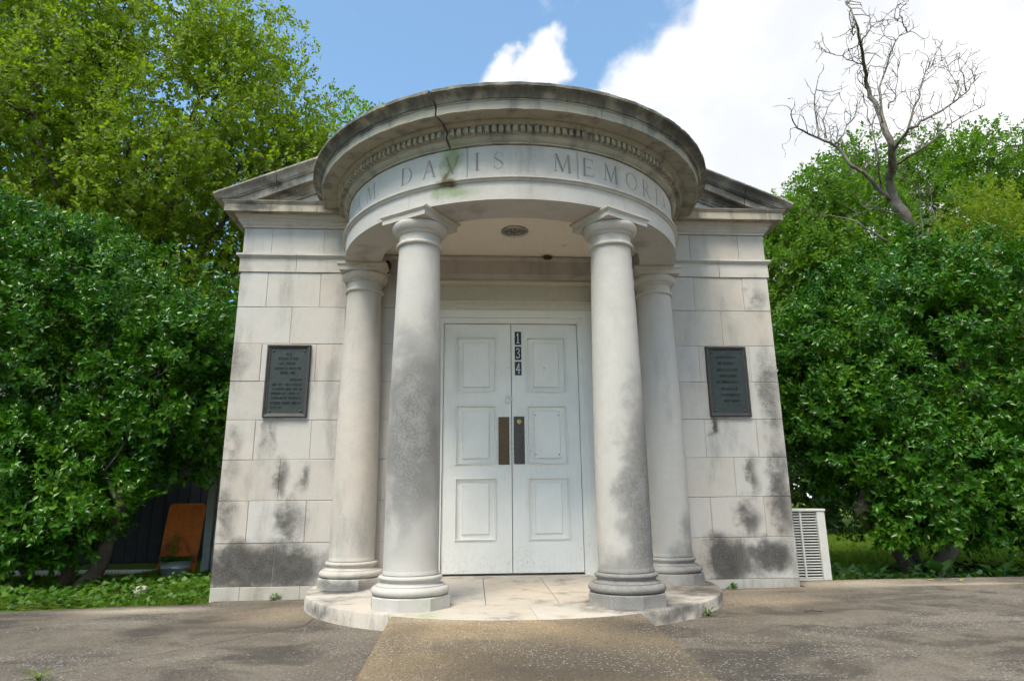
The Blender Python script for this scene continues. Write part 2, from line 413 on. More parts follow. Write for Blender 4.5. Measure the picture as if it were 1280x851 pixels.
M['ramp'] = pavement_mat('ochre_concrete', (.32, .232, .132), (.275, .205, .125), (.18, .142, .098), .4,
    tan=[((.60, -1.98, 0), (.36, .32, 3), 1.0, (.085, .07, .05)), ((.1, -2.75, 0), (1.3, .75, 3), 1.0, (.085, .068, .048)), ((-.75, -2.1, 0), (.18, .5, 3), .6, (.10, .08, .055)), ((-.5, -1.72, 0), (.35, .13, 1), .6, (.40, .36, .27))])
M['kerb_dirt'] = simple('dirt', (.10, .075, .05), 1.0, nscale=12, namp=.5, bump=.6)
def ground_mat():
    m, nt, p, out = new_mat('lawn_ground')
    pos = geo_pos(nt)
    n1 = nt.noise(pos, .5, 5.0, .6); n2 = nt.noise(pos, 12.0, 6.0, .7); n3 = nt.noise(pos, 90.0, 3.0)
    c = nt.mix(nt.smooth(n1, .4, .62), (.095, .160, .018), (.140, .195, .026))
    c = nt.mix(nt.smooth(n2, .52, .70, 0, .8), c, (.045, .055, .018))
    c = nt.mix(1.0, c, nt.math('ADD', .6, nt.math('MULTIPLY', n3, .8)), 'MULTIPLY')
    nt.put(p.inputs['Base Color'], c); p.inputs['Roughness'].default_value = 1.0
    p.inputs['Specular IOR Level'].default_value = .1
    nt.put(p.inputs['Normal'], nt.bump(nt.math('ADD', n2, n3), 1.0, .04))
    return m
M['ground'] = ground_mat()

# ------------------------------------------------------------------ mesh helpers
WLOC = {}
def link(o, parent, wl):
    COL.objects.link(o)
    WLOC[o.name] = Vector(wl)
    if parent is not None:
        o.parent = parent
        o.location = Vector(wl) - WLOC[parent.name]
    else:
        o.location = wl
def empty(name, loc, label=None, cat=None, group=None):
    o = bpy.data.objects.new(name, None)
    o.empty_display_size = .2
    link(o, None, loc)
    tag(o, label, cat, group)
    return o
def tag(o, label=None, cat=None, group=None, kind=None):
    if label: o['label'] = label
    if cat: o['category'] = cat
    if group: o['group'] = group
    if kind: o['kind'] = kind
    return o

class MB:
    def __init__(self):
        self.v = []; self.f = []; self.mi = []; self.sm = []
    def add(self, vs, fs, mi=0, smooth=False):
        b = len(self.v)
        self.v += [tuple(map(float, q)) for q in vs]
        for f in fs:
            self.f.append(tuple(i + b for i in f)); self.mi.append(mi); self.sm.append(smooth)
        return self
    def box(self, x0, x1, y0, y1, z0, z1, mi=0):
        vs = [(x, y, z) for z in (z0, z1) for y in (y0, y1) for x in (x0, x1)]
        return self.add(vs, [(0, 2, 3, 1), (4, 5, 7, 6), (0, 1, 5, 4), (2, 6, 7, 3), (0, 4, 6, 2), (1, 3, 7, 5)], mi)
    def cbox(self, x0, x1, y0, y1, z0, z1, c=.006, mi=0):          # box with chamfered edges
        lo = (x0, y0, z0); hi = (x1, y1, z1)
        idx = {}; vs = []
        for sx in (0, 1):
            for sy in (0, 1):
                for sz in (0, 1):
                    cor = [(hi if s else lo)[i] for i, s in enumerate((sx, sy, sz))]
                    sg = [-1 if s else 1 for s in (sx, sy, sz)]
                    for ax in range(3):
                        q = [cor[i] + (0 if i == ax else c * sg[i]) for i in range(3)]
                        idx[(sx, sy, sz, ax)] = len(vs); vs.append(q)
        fs = []
        I = lambda a, b, d, ax: idx[(a, b, d, ax)]
        for s in (0, 1):
            fx = [I(s, 0, 0, 0), I(s, 1, 0, 0), I(s, 1, 1, 0), I(s, 0, 1, 0)]
            fy = [I(0, s, 0, 1), I(0, s, 1, 1), I(1, s, 1, 1), I(1, s, 0, 1)]
            fz = [I(0, 0, s, 2), I(1, 0, s, 2), I(1, 1, s, 2), I(0, 1, s, 2)]
            for f in (fx, fy, fz):
                fs.append(tuple(f if s else f[::-1]))
        for a in (0, 1):
            for b in (0, 1):
                fl = (a ^ b)
                f1 = (I(a, b, 0, 0), I(a, b, 0, 1), I(a, b, 1, 1), I(a, b, 1, 0)); fs.append(f1 if fl else f1[::-1])
                f2 = (I(a, 0, b, 0), I(a, 0, b, 2), I(a, 1, b, 2), I(a, 1, b, 0)); fs.append(f2[::-1] if fl else f2)
                f3 = (I(0, a, b, 1), I(0, a, b, 2), I(1, a, b, 2), I(1, a, b, 1)); fs.append(f3 if fl else f3[::-1])
                for d in (0, 1):
                    t = (I(a, b, d, 0), I(a, b, d, 1), I(a, b, d, 2)); fs.append(t if (a ^ b ^ d) else t[::-1])
        return self.add(vs, fs, mi)
    def lathe(self, prof, cx, cy, n=40, a0=0.0, a1=None, smooth=True, closed=True, mi=0):
        """profile of (r, z) turned about a vertical axis; full turn when a1 is None"""
        full = a1 is None
        if full: a0, a1 = 0.0, 2 * math.pi
        k = n if full else n + 1
        vs = []
        for i in range(k):
            a = a0 + (a1 - a0) * i / n
            s, c = math.sin(a), math.cos(a)
            for r, z in prof:
                vs.append((cx + r * s, cy - r * c, z))
        m_ = len(prof); fs = []
        lim = m_ if closed else m_ - 1
        for i in range(n):
            j = (i + 1) % k
            for q in range(lim):
                q2 = (q + 1) % m_
                fs.append((i * m_ + q, j * m_ + q, j * m_ + q2, i * m_ + q2))
        self.add(vs, fs, mi, smooth)
        b = len(self.v) - len(vs)
        if not full and closed:
            self.f.append(tuple(b + q for q in range(m_))); self.mi.append(mi); self.sm.append(False)
            self.f.append(tuple(b + (k - 1) * m_ + q for q in range(m_ - 1, -1, -1))); self.mi.append(mi); self.sm.append(False)
        return self
    def sweep(self, prof, path, mi=0):
        """profile of (outward offset, z) along a path of (x, y) with mitred corners; outward is to the right of travel"""
        P = [Vector((x, y)) for x, y in path]
        offs = []
        for i in range(len(P)):
            ds = []
            if i > 0: ds.append((P[i] - P[i - 1]).normalized())
            if i < len(P) - 1: ds.append((P[i + 1] - P[i]).normalized())
            ns = [Vector((d.y, -d.x)) for d in ds]
            if len(ns) == 2:
                mm = (ns[0] + ns[1]).normalized(); o = mm / max(.2, mm.dot(ns[0]))
            else: o = ns[0]
            offs.append(o)
        vs = []
        for q, o in zip(P, offs):
            for r, z in prof:
                vs.append((q.x + o.x * r, q.y + o.y * r, z))
        m_ = len(prof); fs = []
        for i in range(len(P) - 1):
            for q in range(m_):
                q2 = (q + 1) % m_
                fs.append((i * m_ + q, (i + 1) * m_ + q, (i + 1) * m_ + q2, i * m_ + q2))
        fs.append(tuple(range(m_)))
        fs.append(tuple((len(P) - 1) * m_ + q for q in range(m_ - 1, -1, -1)))
        return self.add(vs, fs, mi)
    def prism(self, poly, z0, z1, mi=0, ztop=None):
        n = len(poly)
        vs = [(x, y, z0) for x, y in poly] + [(x, y, (ztop(x, y) if ztop else z1)) for x, y in poly]
        fs = [tuple(range(n - 1, -1, -1)), tuple(range(n, 2 * n))] + [(i, (i + 1) % n, n + (i + 1) % n, n + i) for i in range(n)]
        return self.add(vs, fs, mi)
    def tube(self, pts, radii, n=7, mi=0, smooth=True, cap=True):
        pts = [Vector(p) for p in pts]
        vs = []; up = Vector((0.13, 0.31, .94)).normalized(); u = None
        for i, p in enumerate(pts):
            d = (pts[min(i + 1, len(pts) - 1)] - pts[max(i - 1, 0)])
            d = d.normalized() if d.length > 1e-9 else Vector((0, 0, 1))
            if u is None:
                u = d.cross(Vector((1, 0, 0)) if abs(d.x) < .8 else Vector((0, 1, 0))).normalized()
            u = (u - d * u.dot(d)).normalized(); v = d.cross(u)
            for k in range(n):
                a = 2 * math.pi * k / n
                vs.append(p + (u * math.cos(a) + v * math.sin(a)) * radii[i])
        fs = []
        for i in range(len(pts) - 1):
            for k in range(n):
                k2 = (k + 1) % n
                fs.append((i * n + k, i * n + k2, (i + 1) * n + k2, (i + 1) * n + k))
        self.add(vs, fs, mi, smooth)
        if cap:
            b = len(self.v) - len(vs)
            self.f.append(tuple(b + k for k in range(n - 1, -1, -1))); self.mi.append(mi); self.sm.append(False)
            e = b + (len(pts) - 1) * n
            self.f.append(tuple(e + k for k in range(n))); self.mi.append(mi); self.sm.append(False)
        return self
    def build(self, name, mats, parent=None, fixn=False, origin=None):
        V = np.array(self.v, dtype=float)
        c = (V.min(0) + V.max(0)) / 2 if origin is None else np.array(origin, dtype=float)
        me = bpy.data.meshes.new(name)
        me.from_pydata((V - c).tolist(), [], self.f)
        if not isinstance(mats, (list, tuple)): mats = [mats]
        for m in mats: me.materials.append(m)
        me.polygons.foreach_set('material_index', self.mi)
        me.polygons.foreach_set('use_smooth', self.sm)
        if fixn:
            bm = bmesh.new(); bm.from_mesh(me); bmesh.ops.recalc_face_normals(bm, faces=bm.faces); bm.to_mesh(me); bm.free()
        me.update()
        o = bpy.data.objects.new(name, me)
        link(o, parent, tuple(c))
        return o

# ================================================================== THE SETTING: GROUND AND PAVING
GZ = -0.09
def gz(x, y):                       # the paving falls a little towards the left
    return -0.090 + 0.0068 * max(-6.0, min(6.0, x))
rng = np.random.default_rng(11)
random.seed(5)
def sheet(name, x0, x1, y0, y1, zf, mat, nx, ny, parent=None):
    mb = MB(); vs = []; fs = []
    for j in range(ny + 1):
        for i in range(nx + 1):
            x = x0 + (x1 - x0) * i / nx; y = y0 + (y1 - y0) * j / ny
            vs.append((x, y, zf(x, y)))
    for j in range(ny):
        for i in range(nx):
            a = j * (nx + 1) + i
            fs.append((a, a + 1, a + nx + 2, a + nx + 1))
    mb.add(vs, fs, 0, True)
    return mb.build(name, mat, parent)
ground = sheet('ground', -600, 600, -600, 600, lambda x, y: -.125, M['ground'], 8, 8)
tag(ground, kind='structure')

# washed concrete forecourt: slabs parted by an open joint, lying on a bed of dirt
def pave_slab(poly, parent):
    mb = MB()
    n = len(poly)
    # fan of the polygon with its edges turned down
    mb.prism(poly, -.30, 0, ztop=gz)
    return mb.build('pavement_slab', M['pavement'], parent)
pav = MB().prism([(-30, -30), (30, -30), (30, -.3), (30, .3), (2.4, .36), (2.4, .0), (-2.4, .0), (-2.5, -.17), (-4.0, -.33), (-30, -2.0)], -.35, 0, ztop=lambda x, y: gz(x, y) - .010).build('pavement', M['kerb_dirt'])
tag(pav, kind='structure')
JA, JB, JC = (-9.0, -8.60), (-2.43, -2.48), (-1.45, -1.262)
g1 = .003
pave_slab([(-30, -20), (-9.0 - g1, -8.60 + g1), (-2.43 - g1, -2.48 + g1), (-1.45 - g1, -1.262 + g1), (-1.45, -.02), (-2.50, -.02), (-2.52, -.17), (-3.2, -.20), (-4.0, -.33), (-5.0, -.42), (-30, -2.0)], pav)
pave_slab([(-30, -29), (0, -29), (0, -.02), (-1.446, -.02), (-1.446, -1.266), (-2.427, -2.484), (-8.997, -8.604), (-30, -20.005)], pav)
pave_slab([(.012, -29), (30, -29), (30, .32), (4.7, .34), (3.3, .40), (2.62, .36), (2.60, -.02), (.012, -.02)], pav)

# ramp up to the platform
mbr = MB()
RX0, RX1 = -.850, .702
rx = np.linspace(RX0, RX1, 25)
vs = []; fs = []; NR = 12
for j in range(NR + 1):
    t = j / NR
    for x in rx:
        ya = -.10 - math.sqrt(1.697 ** 2 - x * x); y = ya + (-3.55 - ya) * t
        vs.append((x, y, -.004 + (gz(x, y) - .006 + .004) * ((ya - y) / (ya + 3.55)) if j else -.004))
for i in range(NR):
    for k in range(24):
        a = i * 25 + k
        fs.append((a, a + 25, a + 26, a + 1))
mbr.add(vs, fs, 0, False)
for k in (0, 24):
    side = [i * 25 + k for i in range(NR + 1)]
    base = [(vs[i][0], vs[i][1], -.2) for i in side]
    mbr.add([vs[i] for i in side] + base, [(i, i + 1, len(side) + i + 1, len(side) + i) for i in range(len(side) - 1)])
ramp = mbr.build('ramp', M['ramp'], fixn=True)
tag(ramp, kind='structure')

# ================================================================== THE MEMORIAL BUILDING
B = empty('memorial_building', (0, 2.5, -.09), 'small pale limestone memorial hall with a round columned portico and pediment', 'building')
XC, YC = 0.0, -0.10                 # axis of the round portico
def sharp(o, deg=32):
    o.data.set_sharp_from_angle(angle=math.radians(deg)); return o

# --- core behind the facing blocks (shows only in the joints)
core = MB()
DW = .808                            # half width of the door recess
core.box(-2.538, -DW + .012 - .03, .006, 5.0, -.3, 3.40)
core.box(DW - .012 + .03, 2.538, .006, 5.0, -.3, 3.40)
core.box(-DW - .02, DW + .02, .30, 5.0, -.3, 2.83)
core.box(-DW - .02, DW + .02, .006, 5.0, 2.83, 3.40)
wall = core.build('wall', M['mortar'], B)

# --- facing blocks
H = .3514; GJ = .0013
def block(x0, x1, y0, y1, z0, z1, mat='limestone', c=.0035):
    j = random.uniform(-.0022, .0022)
    return MB().cbox(x0 + GJ, x1 - GJ, y0 + (j if y0 == 0 else GJ), y1 - GJ, z0 + GJ, z1 - GJ, c).build('stone_block', M[mat], wall)
def side_blocks(z0, z1, odd, mat='limestone'):
    for s in (-1, 1):
        y = .50 if odd else .26
        while y < 4.99:
            y2 = min(5.0, y + .4965 * (1.5 if y > 1.2 else 1))
            if 5.0 - y2 < .2: y2 = 5.0
            x0, x1 = (-2.55, -2.35) if s < 0 else (2.35, 2.55)
            MB().cbox(x0, x1, y + GJ, y2 - GJ, z0 + GJ, z1 - GJ, .006).build('stone_block', M[mat], wall)
            y = y2
for k in range(-1, 8):
    z0, z1 = (H * k, H * (k + 1)) if k >= 0 else (-.32, 0.0)
    if k == 7: z1 = 2.803
    odd = k % 2 != 0
    xs = [2.55, 2.290, 1.797, 1.300, DW] if odd else [2.55, 2.045, 1.550, 1.050, DW]
    if k == -1: xs = [2.55, 2.305, 1.805, 1.30, DW]
    for s in (-1, 1):
        for i in range(len(xs) - 1):
            a, b = sorted((s * xs[i], s * xs[i + 1]))
            d = (.50 if odd else .26) if i == 0 else (.34 if i == len(xs) - 2 else .14)
            block(a, b, 0, d, z0, z1, 'limestone' if k >= 0 else 'limestone_base')
    side_blocks(z0, z1, odd)
# frieze course of the wall
for s in (-1, 1):
    xs = [2.55, 2.282, 1.790, 1.30]
    for i in range(3):
        a, b = sorted((s * xs[i], s * xs[i + 1]))
        block(a, b, 0, .5 if i == 0 else .14, 2.985, 3.249)
side_blocks(2.985, 3.249, True)

# --- architrave band of the wall (string course)
APROF = [(-.10, 2.8045), (.012, 2.8045), (.012, 2.940), (.020, 2.944), (.026, 2.955), (.040, 2.962), (.040, 2.980), (.034, 2.9835), (-.10, 2.9835)]
def sweep_part(name, prof, path, mat):
    return MB().sweep(prof, path).build(name, M[mat], B, fixn=True)
sweep_part('architrave_stone', APROF, [(-2.55, 1.2), (-2.55, 0), (-2.036, 0)], 'limestone')
sweep_part('architrave_stone', APROF, [(-2.032, 0), (-.002, 0)], 'limestone')
sweep_part('architrave_stone', APROF, [(.002, 0), (2.062, 0)], 'limestone')
sweep_part('architrave_stone', APROF, [(2.066, 0), (2.55, 0), (2.55, 1.2)], 'limestone')
for s in (-1, 1):
    p = [(-2.55, 5.0), (-2.55, 1.204)]
    if s > 0: p = [(2.55, 1.204), (2.55, 5.0)]
    sweep_part('architrave_stone', APROF, p, 'limestone')
for x0, x1 in ((-.86, -.308), (-.304, .375), (.379, .86)):          # underside of the door lintel
    MB().cbox(x0, x1, .102, .36, 2.800, 2.99, .005).build('lintel_stone', M['limestone'], B)

# --- cornice of the wall: bed moulding, then corona
BPROF = [(-.10, 3.2505), (.014, 3.2505), (.014, 3.272), (.022, 3.276), (.034, 3.290), (.038, 3.300), (.048, 3.302), (.048, 3.326), (.056, 3.332), (.070, 3.348), (.078, 3.364), (-.10, 3.364)]
CPROF = [(-.10, 3.3655), (.128, 3.3655), (.132, 3.359), (.152, 3.359), (.152, 3.432), (.160, 3.436), (.160, 3.444), (.172, 3.452), (.176, 3.464), (-.10, 3.4665)]
def both(name, prof, x_in, x_cut, mat, side=1.5):
    sweep_part(name, prof, [(-2.55, side), (-2.55, 0), (-x_cut - .0015, 0)], mat)
    sweep_part(name, prof, [(-x_cut + .0015, 0), (-x_in, 0)], mat)
    sweep_part(name, prof, [(x_in, 0), (x_cut - .0015, 0)], mat)
    sweep_part(name, prof, [(x_cut + .0015, 0), (2.55, 0), (2.55, side)], mat)
    sweep_part(name, prof, [(-2.55, 5.1), (-2.55, side + .003)], mat)
    sweep_part(name, prof, [(2.55, side + .003), (2.55, 5.1)], mat)
both('cornice_stone', BPROF, 1.2, 2.047, 'limestone')
both('cornice_stone', CPROF, 1.2, 1.845, 'limestone_cornice')
EPROF = [(-.05, 3.4685), (.150, 3.4685), (.166, 3.474), (.212, 3.494), (.222, 3.500), (.222, 3.512), (-.05, 3.53)]
for s in (-1, 1):
    sweep_part('eaves_moulding', EPROF, [(-2.55, 5.1), (-2.55, .02)] if s < 0 else [(2.55, .02), (2.55, 5.1)], 'limestone_cornice')

# --- pediment
SL = .415; XE = 2.785; ZE = 3.507
RPROF = [(-.12, 0), (.232, 0), (.232, -.018), (.222, -.026), (.196, -.048), (.182, -.074), (.178, -.086), (.166, -.088), (.166, -.100), (.147, -.104), (.147, -.178), (.138, -.184), (.072, -.176), (.066, -.200), (.052, -.208), (.038, -.236), (.028, -.240), (.028, -.262), (-.12, -.262)]
def raking(sgn, xa, xb):
    mb = MB(); n = 14; m_ = len(RPROF); vs = []; fs = []
    for i in range(n + 1):
        x = xa + (xb - xa) * i / n
        for p, h in RPROF:
            z = ZE + SL * (XE - x) + h
            vs.append((sgn * x, -p, max(z, 3.4675 + .0002 * p)))
    for i in range(n):
        for q in range(m_):
            q2 = (q + 1) % m_
            fs.append((i * m_ + q, (i + 1) * m_ + q, (i + 1) * m_ + q2, i * m_ + q2))
    fs.append(tuple(range(m_))); fs.append(tuple(n * m_ + q for q in range(m_)))
    return mb.add(vs, fs).build('raking_cornice_stone', M['limestone_raking'], B, fixn=True)
for s in (-1, 1):
    raking(s, 2.785, 2.232 if s < 0 else 2.335); raking(s, 2.226 if s < 0 else 2.329, 1.25); raking(s, 1.246, .001)
ty = MB()
ztop = lambda x: ZE + SL * (XE - abs(x)) - .20
poly = [(-2.30, 3.44), (2.30, 3.44), (2.30, ztop(2.3)), (0, ztop(0)), (-2.30, ztop(2.3))]
ty.add([(x, .0, z) for x, z in poly] + [(x, .3, z) for x, z in poly], [(0, 1, 2, 3, 4), (9, 8, 7, 6, 5), (0, 5, 6, 1), (1, 6, 7, 2), (2, 7, 8, 3), (3, 8, 9, 4), (4, 9, 5, 0)])
ty.build('tympanum', M['limestone'], B, fixn=True)
rf = MB()
za = ZE + SL * XE
for s in (-1, 1):
    pts = [(s * 2.79, 3.515), (0, za - .012), (0, za - .09), (s * 2.5, 3.50)]
    rf.add([(x, .11, z) for x, z in pts] + [(x, 5.15, z) for x, z in pts], [(0, 1, 2, 3), (4, 7, 6, 5), (0, 4, 5, 1), (2, 6, 7, 3), (0, 3, 7, 4)])
rf.build('roof', M['roof'], B, fixn=True)
MB().add([(-2.5, 5.0, 3.4), (2.5, 5.0, 3.4), (0, 5.0, za - .1), (-2.5, 4.8, 3.4), (2.5, 4.8, 3.4), (0, 4.8, za - .1)], [(0, 1, 2), (5, 4, 3), (0, 3, 4, 1), (1, 4, 5, 2), (2, 5, 3, 0)]).build('rear_gable', M['limestone'], B, fixn=True)

# --- ring of the portico: architrave
R = math.radians
def ring(name, prof, d0, d1, mat, jit=None, gap=.06):
    n = max(4, int(abs(d1 - d0) / 1.6))
    o = MB().lathe(prof, XC, YC, n, R(d0 + gap), R(d1 - gap)).build(name, M[mat], B, fixn=True)
    return sharp(o)
RA = [(1.205, 2.803), (1.530, 2.803), (1.530, 2.944), (1.538, 2.947), (1.544, 2.957), (1.560, 2.964), (1.560, 2.980), (1.552, 2.984), (1.205, 2.984)]
cuts = [-93.8, -60.0, -33.5, 0.0, 31.4, 60.0, 93.8]
cuts = [-93.8, -33.5, 31.4, 93.8]
for a, b in zip(cuts[:-1], cuts[1:]):
    ring('portico_architrave_stone', RA, a, b, 'limestone_frieze')

# --- ring frieze with the incised letters SAM DAVIS MEMORIAL
LT, LN = .074, .046
def arc(cx, cy, rx, ry, a0, a1, n=14):
    return [(cx + rx * math.cos(R(a0 + (a1 - a0) * i / n)), cy + ry * math.sin(R(a0 + (a1 - a0) * i / n))) for i in range(n + 1)]
def serif(x, y, w=.13): return ([(x - w, y), (x + w, y)], .034, .034)
def stem(x): return [([(x, 0), (x, 1)], LT, LT), serif(x, .015), serif(x, .985)]
GL = {
 'A': (.84, [([(.10, 0), (.42, 1)], LN, LN), ([(.42, 1), (.76, 0)], LT, LT), ([(.21, .36), (.62, .36)], .038, .038), serif(.10, .015, .10), serif(.76, .015, .12)]),
 'M': (1.08, [([(.14, 0), (.20, 1)], LN, LN), ([(.20, 1), (.54, .05)], LT, LT), ([(.54, .05), (.88, 1)], LN, LN), ([(.88, 1), (.94, 0)], LT, LT), serif(.14, .015, .10), serif(.94, .015, .12), ([(.08, .985), (.20, .985)], .024, .024), ([(.88, .985), (1.02, .985)], .024, .024)]),
 'D': (.86, stem(.14) + [([(.14, .985), (.34, .985)] + arc(.34, .5, .42, .485, 90, -90, 18) + [(.14, .015)], .030, .030), (arc(.34, .5, .42, .485, 50, -50, 12), .055, .055)]),
 'V': (.80, [([(.08, 1), (.42, 0)], LT, LT), ([(.42, 0), (.74, 1)], LN, LN), serif(.08, .985, .12), serif(.74, .985, .10)]),
 'I': (.28, stem(.14)),
 'S': (.62, [([(.52, .76), (.50, .86), (.40, .95), (.29, .98), (.17, .93), (.11, .82), (.12, .70), (.22, .60), (.36, .50), (.49, .40), (.54, .27), (.50, .13), (.38, .04), (.26, .02), (.14, .07), (.09, .16), (.08, .24)], .032, .032), ([(.14, .66), (.22, .60), (.36, .50), (.49, .40), (.52, .34)], .055, .055)]),
 'E': (.72, stem(.14) + [([(.14, .985), (.62, .985), (.62, .84)], .042, .042), ([(.14, .50), (.50, .50)], .040, .040), ([(.50, .58), (.50, .42)], .034, .034), ([(.14, .015), (.64, .015), (.66, .17)], .042, .042)]),
 'O': (.98, [(arc(.49, .5, .43, .49, 0, 360, 32), .034, .034), (arc(.49, .5, .42, .49, -55, 55, 10), .056, .056), (arc(.49, .5, .42, .49, 125, 235, 10), .056, .056)]),
 'R': (.84, stem(.14) + [([(.14, .985), (.34, .985)] + arc(.34, .745, .24, .24, 90, -90, 14) + [(.14, .505)], .030, .030), (arc(.34, .745, .24, .24, 50, -50, 8), .05, .05), ([(.36, .50), (.74, .01)], LT, LT), serif(.76, .015, .08)]),
 'L': (.68, stem(.14) + [([(.14, .015), (.58, .015), (.62, .18)], .028, .028)]),
}
TEXT = [('S', -69.5), ('A', -61.0), ('M', -51.8), ('D', -35.2), ('A', -27.3), ('V', -20.0), ('I', -12.6), ('S', -6.6), ('M', 11.6), ('E', 19.6), ('M', 27.4), ('O', 35.9), ('R', 43.3), ('I', 49.8), ('A', 56.2), ('L', 63.5)]
RF, LH, LZ = 1.515, .140, 3.049
def seg_field(U, Z, polys):
    """groove depth for the letter strokes at arc position U and height Z"""
    D = np.zeros_like(U)
    for pts, w0, w1 in polys:
        for (ax, ay), (bx, by) in zip(pts[:-1], pts[1:]):
            dx, dy = bx - ax, by - ay; L2 = dx * dx + dy * dy + 1e-12
            t = np.clip(((U - ax) * dx + (Z - ay) * dy) / L2, 0, 1)
            d = np.hypot(U - ax - t * dx, Z - ay - t * dy)
            D = np.maximum(D, np.clip((w0 - d) / w0, 0, 1) * (w0 / LT))
    return D
def frieze_stone(d0, d1, gap=.045):
    a0, a1 = R(d0 + gap), R(d1 - gap)
    nx = max(6, int((a1 - a0) * RF / .0032)) if d0 > -75 or d1 < 75 else 40
    nz = 86
    A = np.linspace(a0, a1, nx + 1); Z = np.linspace(2.986, 3.2485, nz + 1)
    AA, ZZ = np.meshgrid(A, Z)
    dep = np.zeros_like(AA); gro = np.zeros_like(AA)
    for ch, deg in TEXT:
        wd, st_ = GL[ch]
        U = (AA - R(deg)) * RF / LH + wd / 2; V = (ZZ - LZ) / LH
        msk = (U > -.3) & (U < wd + .3)
        if not msk.any(): continue
        g = np.zeros_like(AA); g[msk] = seg_field(U[msk], V[msk], st_)
        dep += g * .0125; gro = np.maximum(gro, np.clip(g * 1.8, 0, 1))
    # wear: faint hollows and softened edges
    wav = .0012 * np.sin(AA * 41 + ZZ * 23) * np.sin(ZZ * 37 + AA * 13)
    edge = np.minimum(np.minimum(AA - a0, a1 - AA) * RF, np.minimum(ZZ - 2.986, 3.2485 - ZZ))
    rr = RF - dep + wav - .006 * np.clip(1 - edge / .006, 0, 1)
    V3 = np.stack([XC + rr * np.sin(AA), YC - rr * np.cos(AA), ZZ], -1).reshape(-1, 3)
    back = np.array([(XC + 1.30 * math.sin(a), YC - 1.30 * math.cos(a), z) for a, z in ((a0, 2.986), (a1, 2.986), (a1, 3.2485), (a0, 3.2485))])
    W = nx + 1; fs = []
    idx = np.arange((nz + 1) * W).reshape(nz + 1, W)
    q = np.stack([idx[:-1, :-1], idx[:-1, 1:], idx[1:, 1:], idx[1:, :-1]], -1).reshape(-1, 4)
    fs = [tuple(t) for t in q.tolist()]
    b = len(V3)
    fs.append(tuple([b + 0, b + 3] + idx[::-1, 0].tolist())); fs.append(tuple([b + 2, b + 1] + idx[:, -1].tolist()))
    mb = MB(); mb.v = [tuple(t) for t in np.vstack([V3, back]).tolist()]; mb.f = fs; mb.mi = [0] * len(fs); mb.sm = [True] * len(q) + [False] * (len(fs) - len(q))
    o = mb.build('inscribed_frieze_stone', M['limestone_frieze'], B)
    at = o.data.attributes.new('groove', 'FLOAT', 'POINT')
    at.data.foreach_set('value', np.concatenate([gro.ravel(), np.zeros(4)]).astype(np.float32))
    tag(o, label='curved frieze stone with carved capital letters')
    return o
fc = [-93.8, -47.6, -15.5, 16.2, 53.2, 93.8]
for a, b in zip(fc[:-1], fc[1:]):
    frieze_stone(a, b)
# backing drum, dark inside the joints
sharp(MB().lathe([(1.22, 2.98), (1.495, 2.98), (1.495, 3.42), (1.22, 3.42)], XC, YC, 60, R(-93.5), R(93.5)).build('drum_core', M['mortar'], B, fixn=True))

# --- ring cornice with dentils, cracked open above the letter V
RC = [(1.30, 3.2505), (1.528, 3.2505), (1.528, 3.262), (1.536, 3.266), (1.552, 3.280), (1.560, 3.298), (1.568, 3.300), (1.568, 3.309), (1.574, 3.309),
      (1.574, 3.362), (1.606, 3.363), (1.612, 3.370), (1.628, 3.376), (1.634, 3.386), (1.634, 3.394), (1.736, 3.394), (1.740, 3.386), (1.764, 3.386), (1.764, 3.452), (1.772, 3.455), (1.772, 3.464),
      (1.782, 3.466), (1.790, 3.480), (1.804, 3.498), (1.826, 3.510), (1.838, 3.514), (1.838, 3.520), (1.846, 3.522), (1.846, 3.545), (1.838, 3.549), (1.30, 3.575)]
cc = [-93.8, -59.0, -21.0, 19.1, 57.6, 93.8]
def cornice_ring(d0, d1):
    e0 = .28 if abs(d0 + 21) < .1 else .055
    e1 = .28 if abs(d1 + 21) < .1 else .055
    rs = random.Random(int(d0 * 10))
    n = max(6, int((d1 - d0) / 1.25)); m_ = len(RC); vs = []; fs = []
    ph0, ph1 = rs.uniform(0, 6), rs.uniform(0, 6)
    for i in range(n + 1):
        for q, (r, z) in enumerate(RC):
            a = d0 + e0 + (d1 - d0 - e0 - e1) * i / n
            k = .34 if e0 > .1 else .05
            slant = (1.70 - r) * 2.2 if abs(d0 + 21) < .1 else 0
            slant1 = (1.70 - r) * 2.2 if abs(d1 + 21) < .1 else 0
            if i == 0: a += k * math.sin(z * 60 + 1.0) * .5 + slant
            if i == n: a += (.34 if e1 > .1 else .05) * math.sin(z * 60 + 1.0) * .5 + slant1 + (.10 * math.sin(r * 40) if e1 > .1 else 0)
            wob = .0016 * math.sin(a * .9 + q) + .0012 * math.sin(a * 2.3 + q * 2.1)
            vs.append((XC + (r + wob) * math.sin(R(a)), YC - (r + wob) * math.cos(R(a)), z + wob * .5))
    for i in range(n):
        for q in range(m_):
            q2 = (q + 1) % m_
            fs.append((i * m_ + q, (i + 1) * m_ + q, (i + 1) * m_ + q2, i * m_ + q2))
    mb = MB(); mb.add(vs, fs, 0, True)
    mb.add([], [])
    mb.f.append(tuple(range(m_))); mb.f.append(tuple(n * m_ + q for q in range(m_))); mb.mi += [0, 0]; mb.sm += [False, False]
    o = mb.build('portico_cornice_stone', M['limestone_cornice'], B, fixn=True)
    return sharp(o, 30)
dent_me = None
dp = 1.88
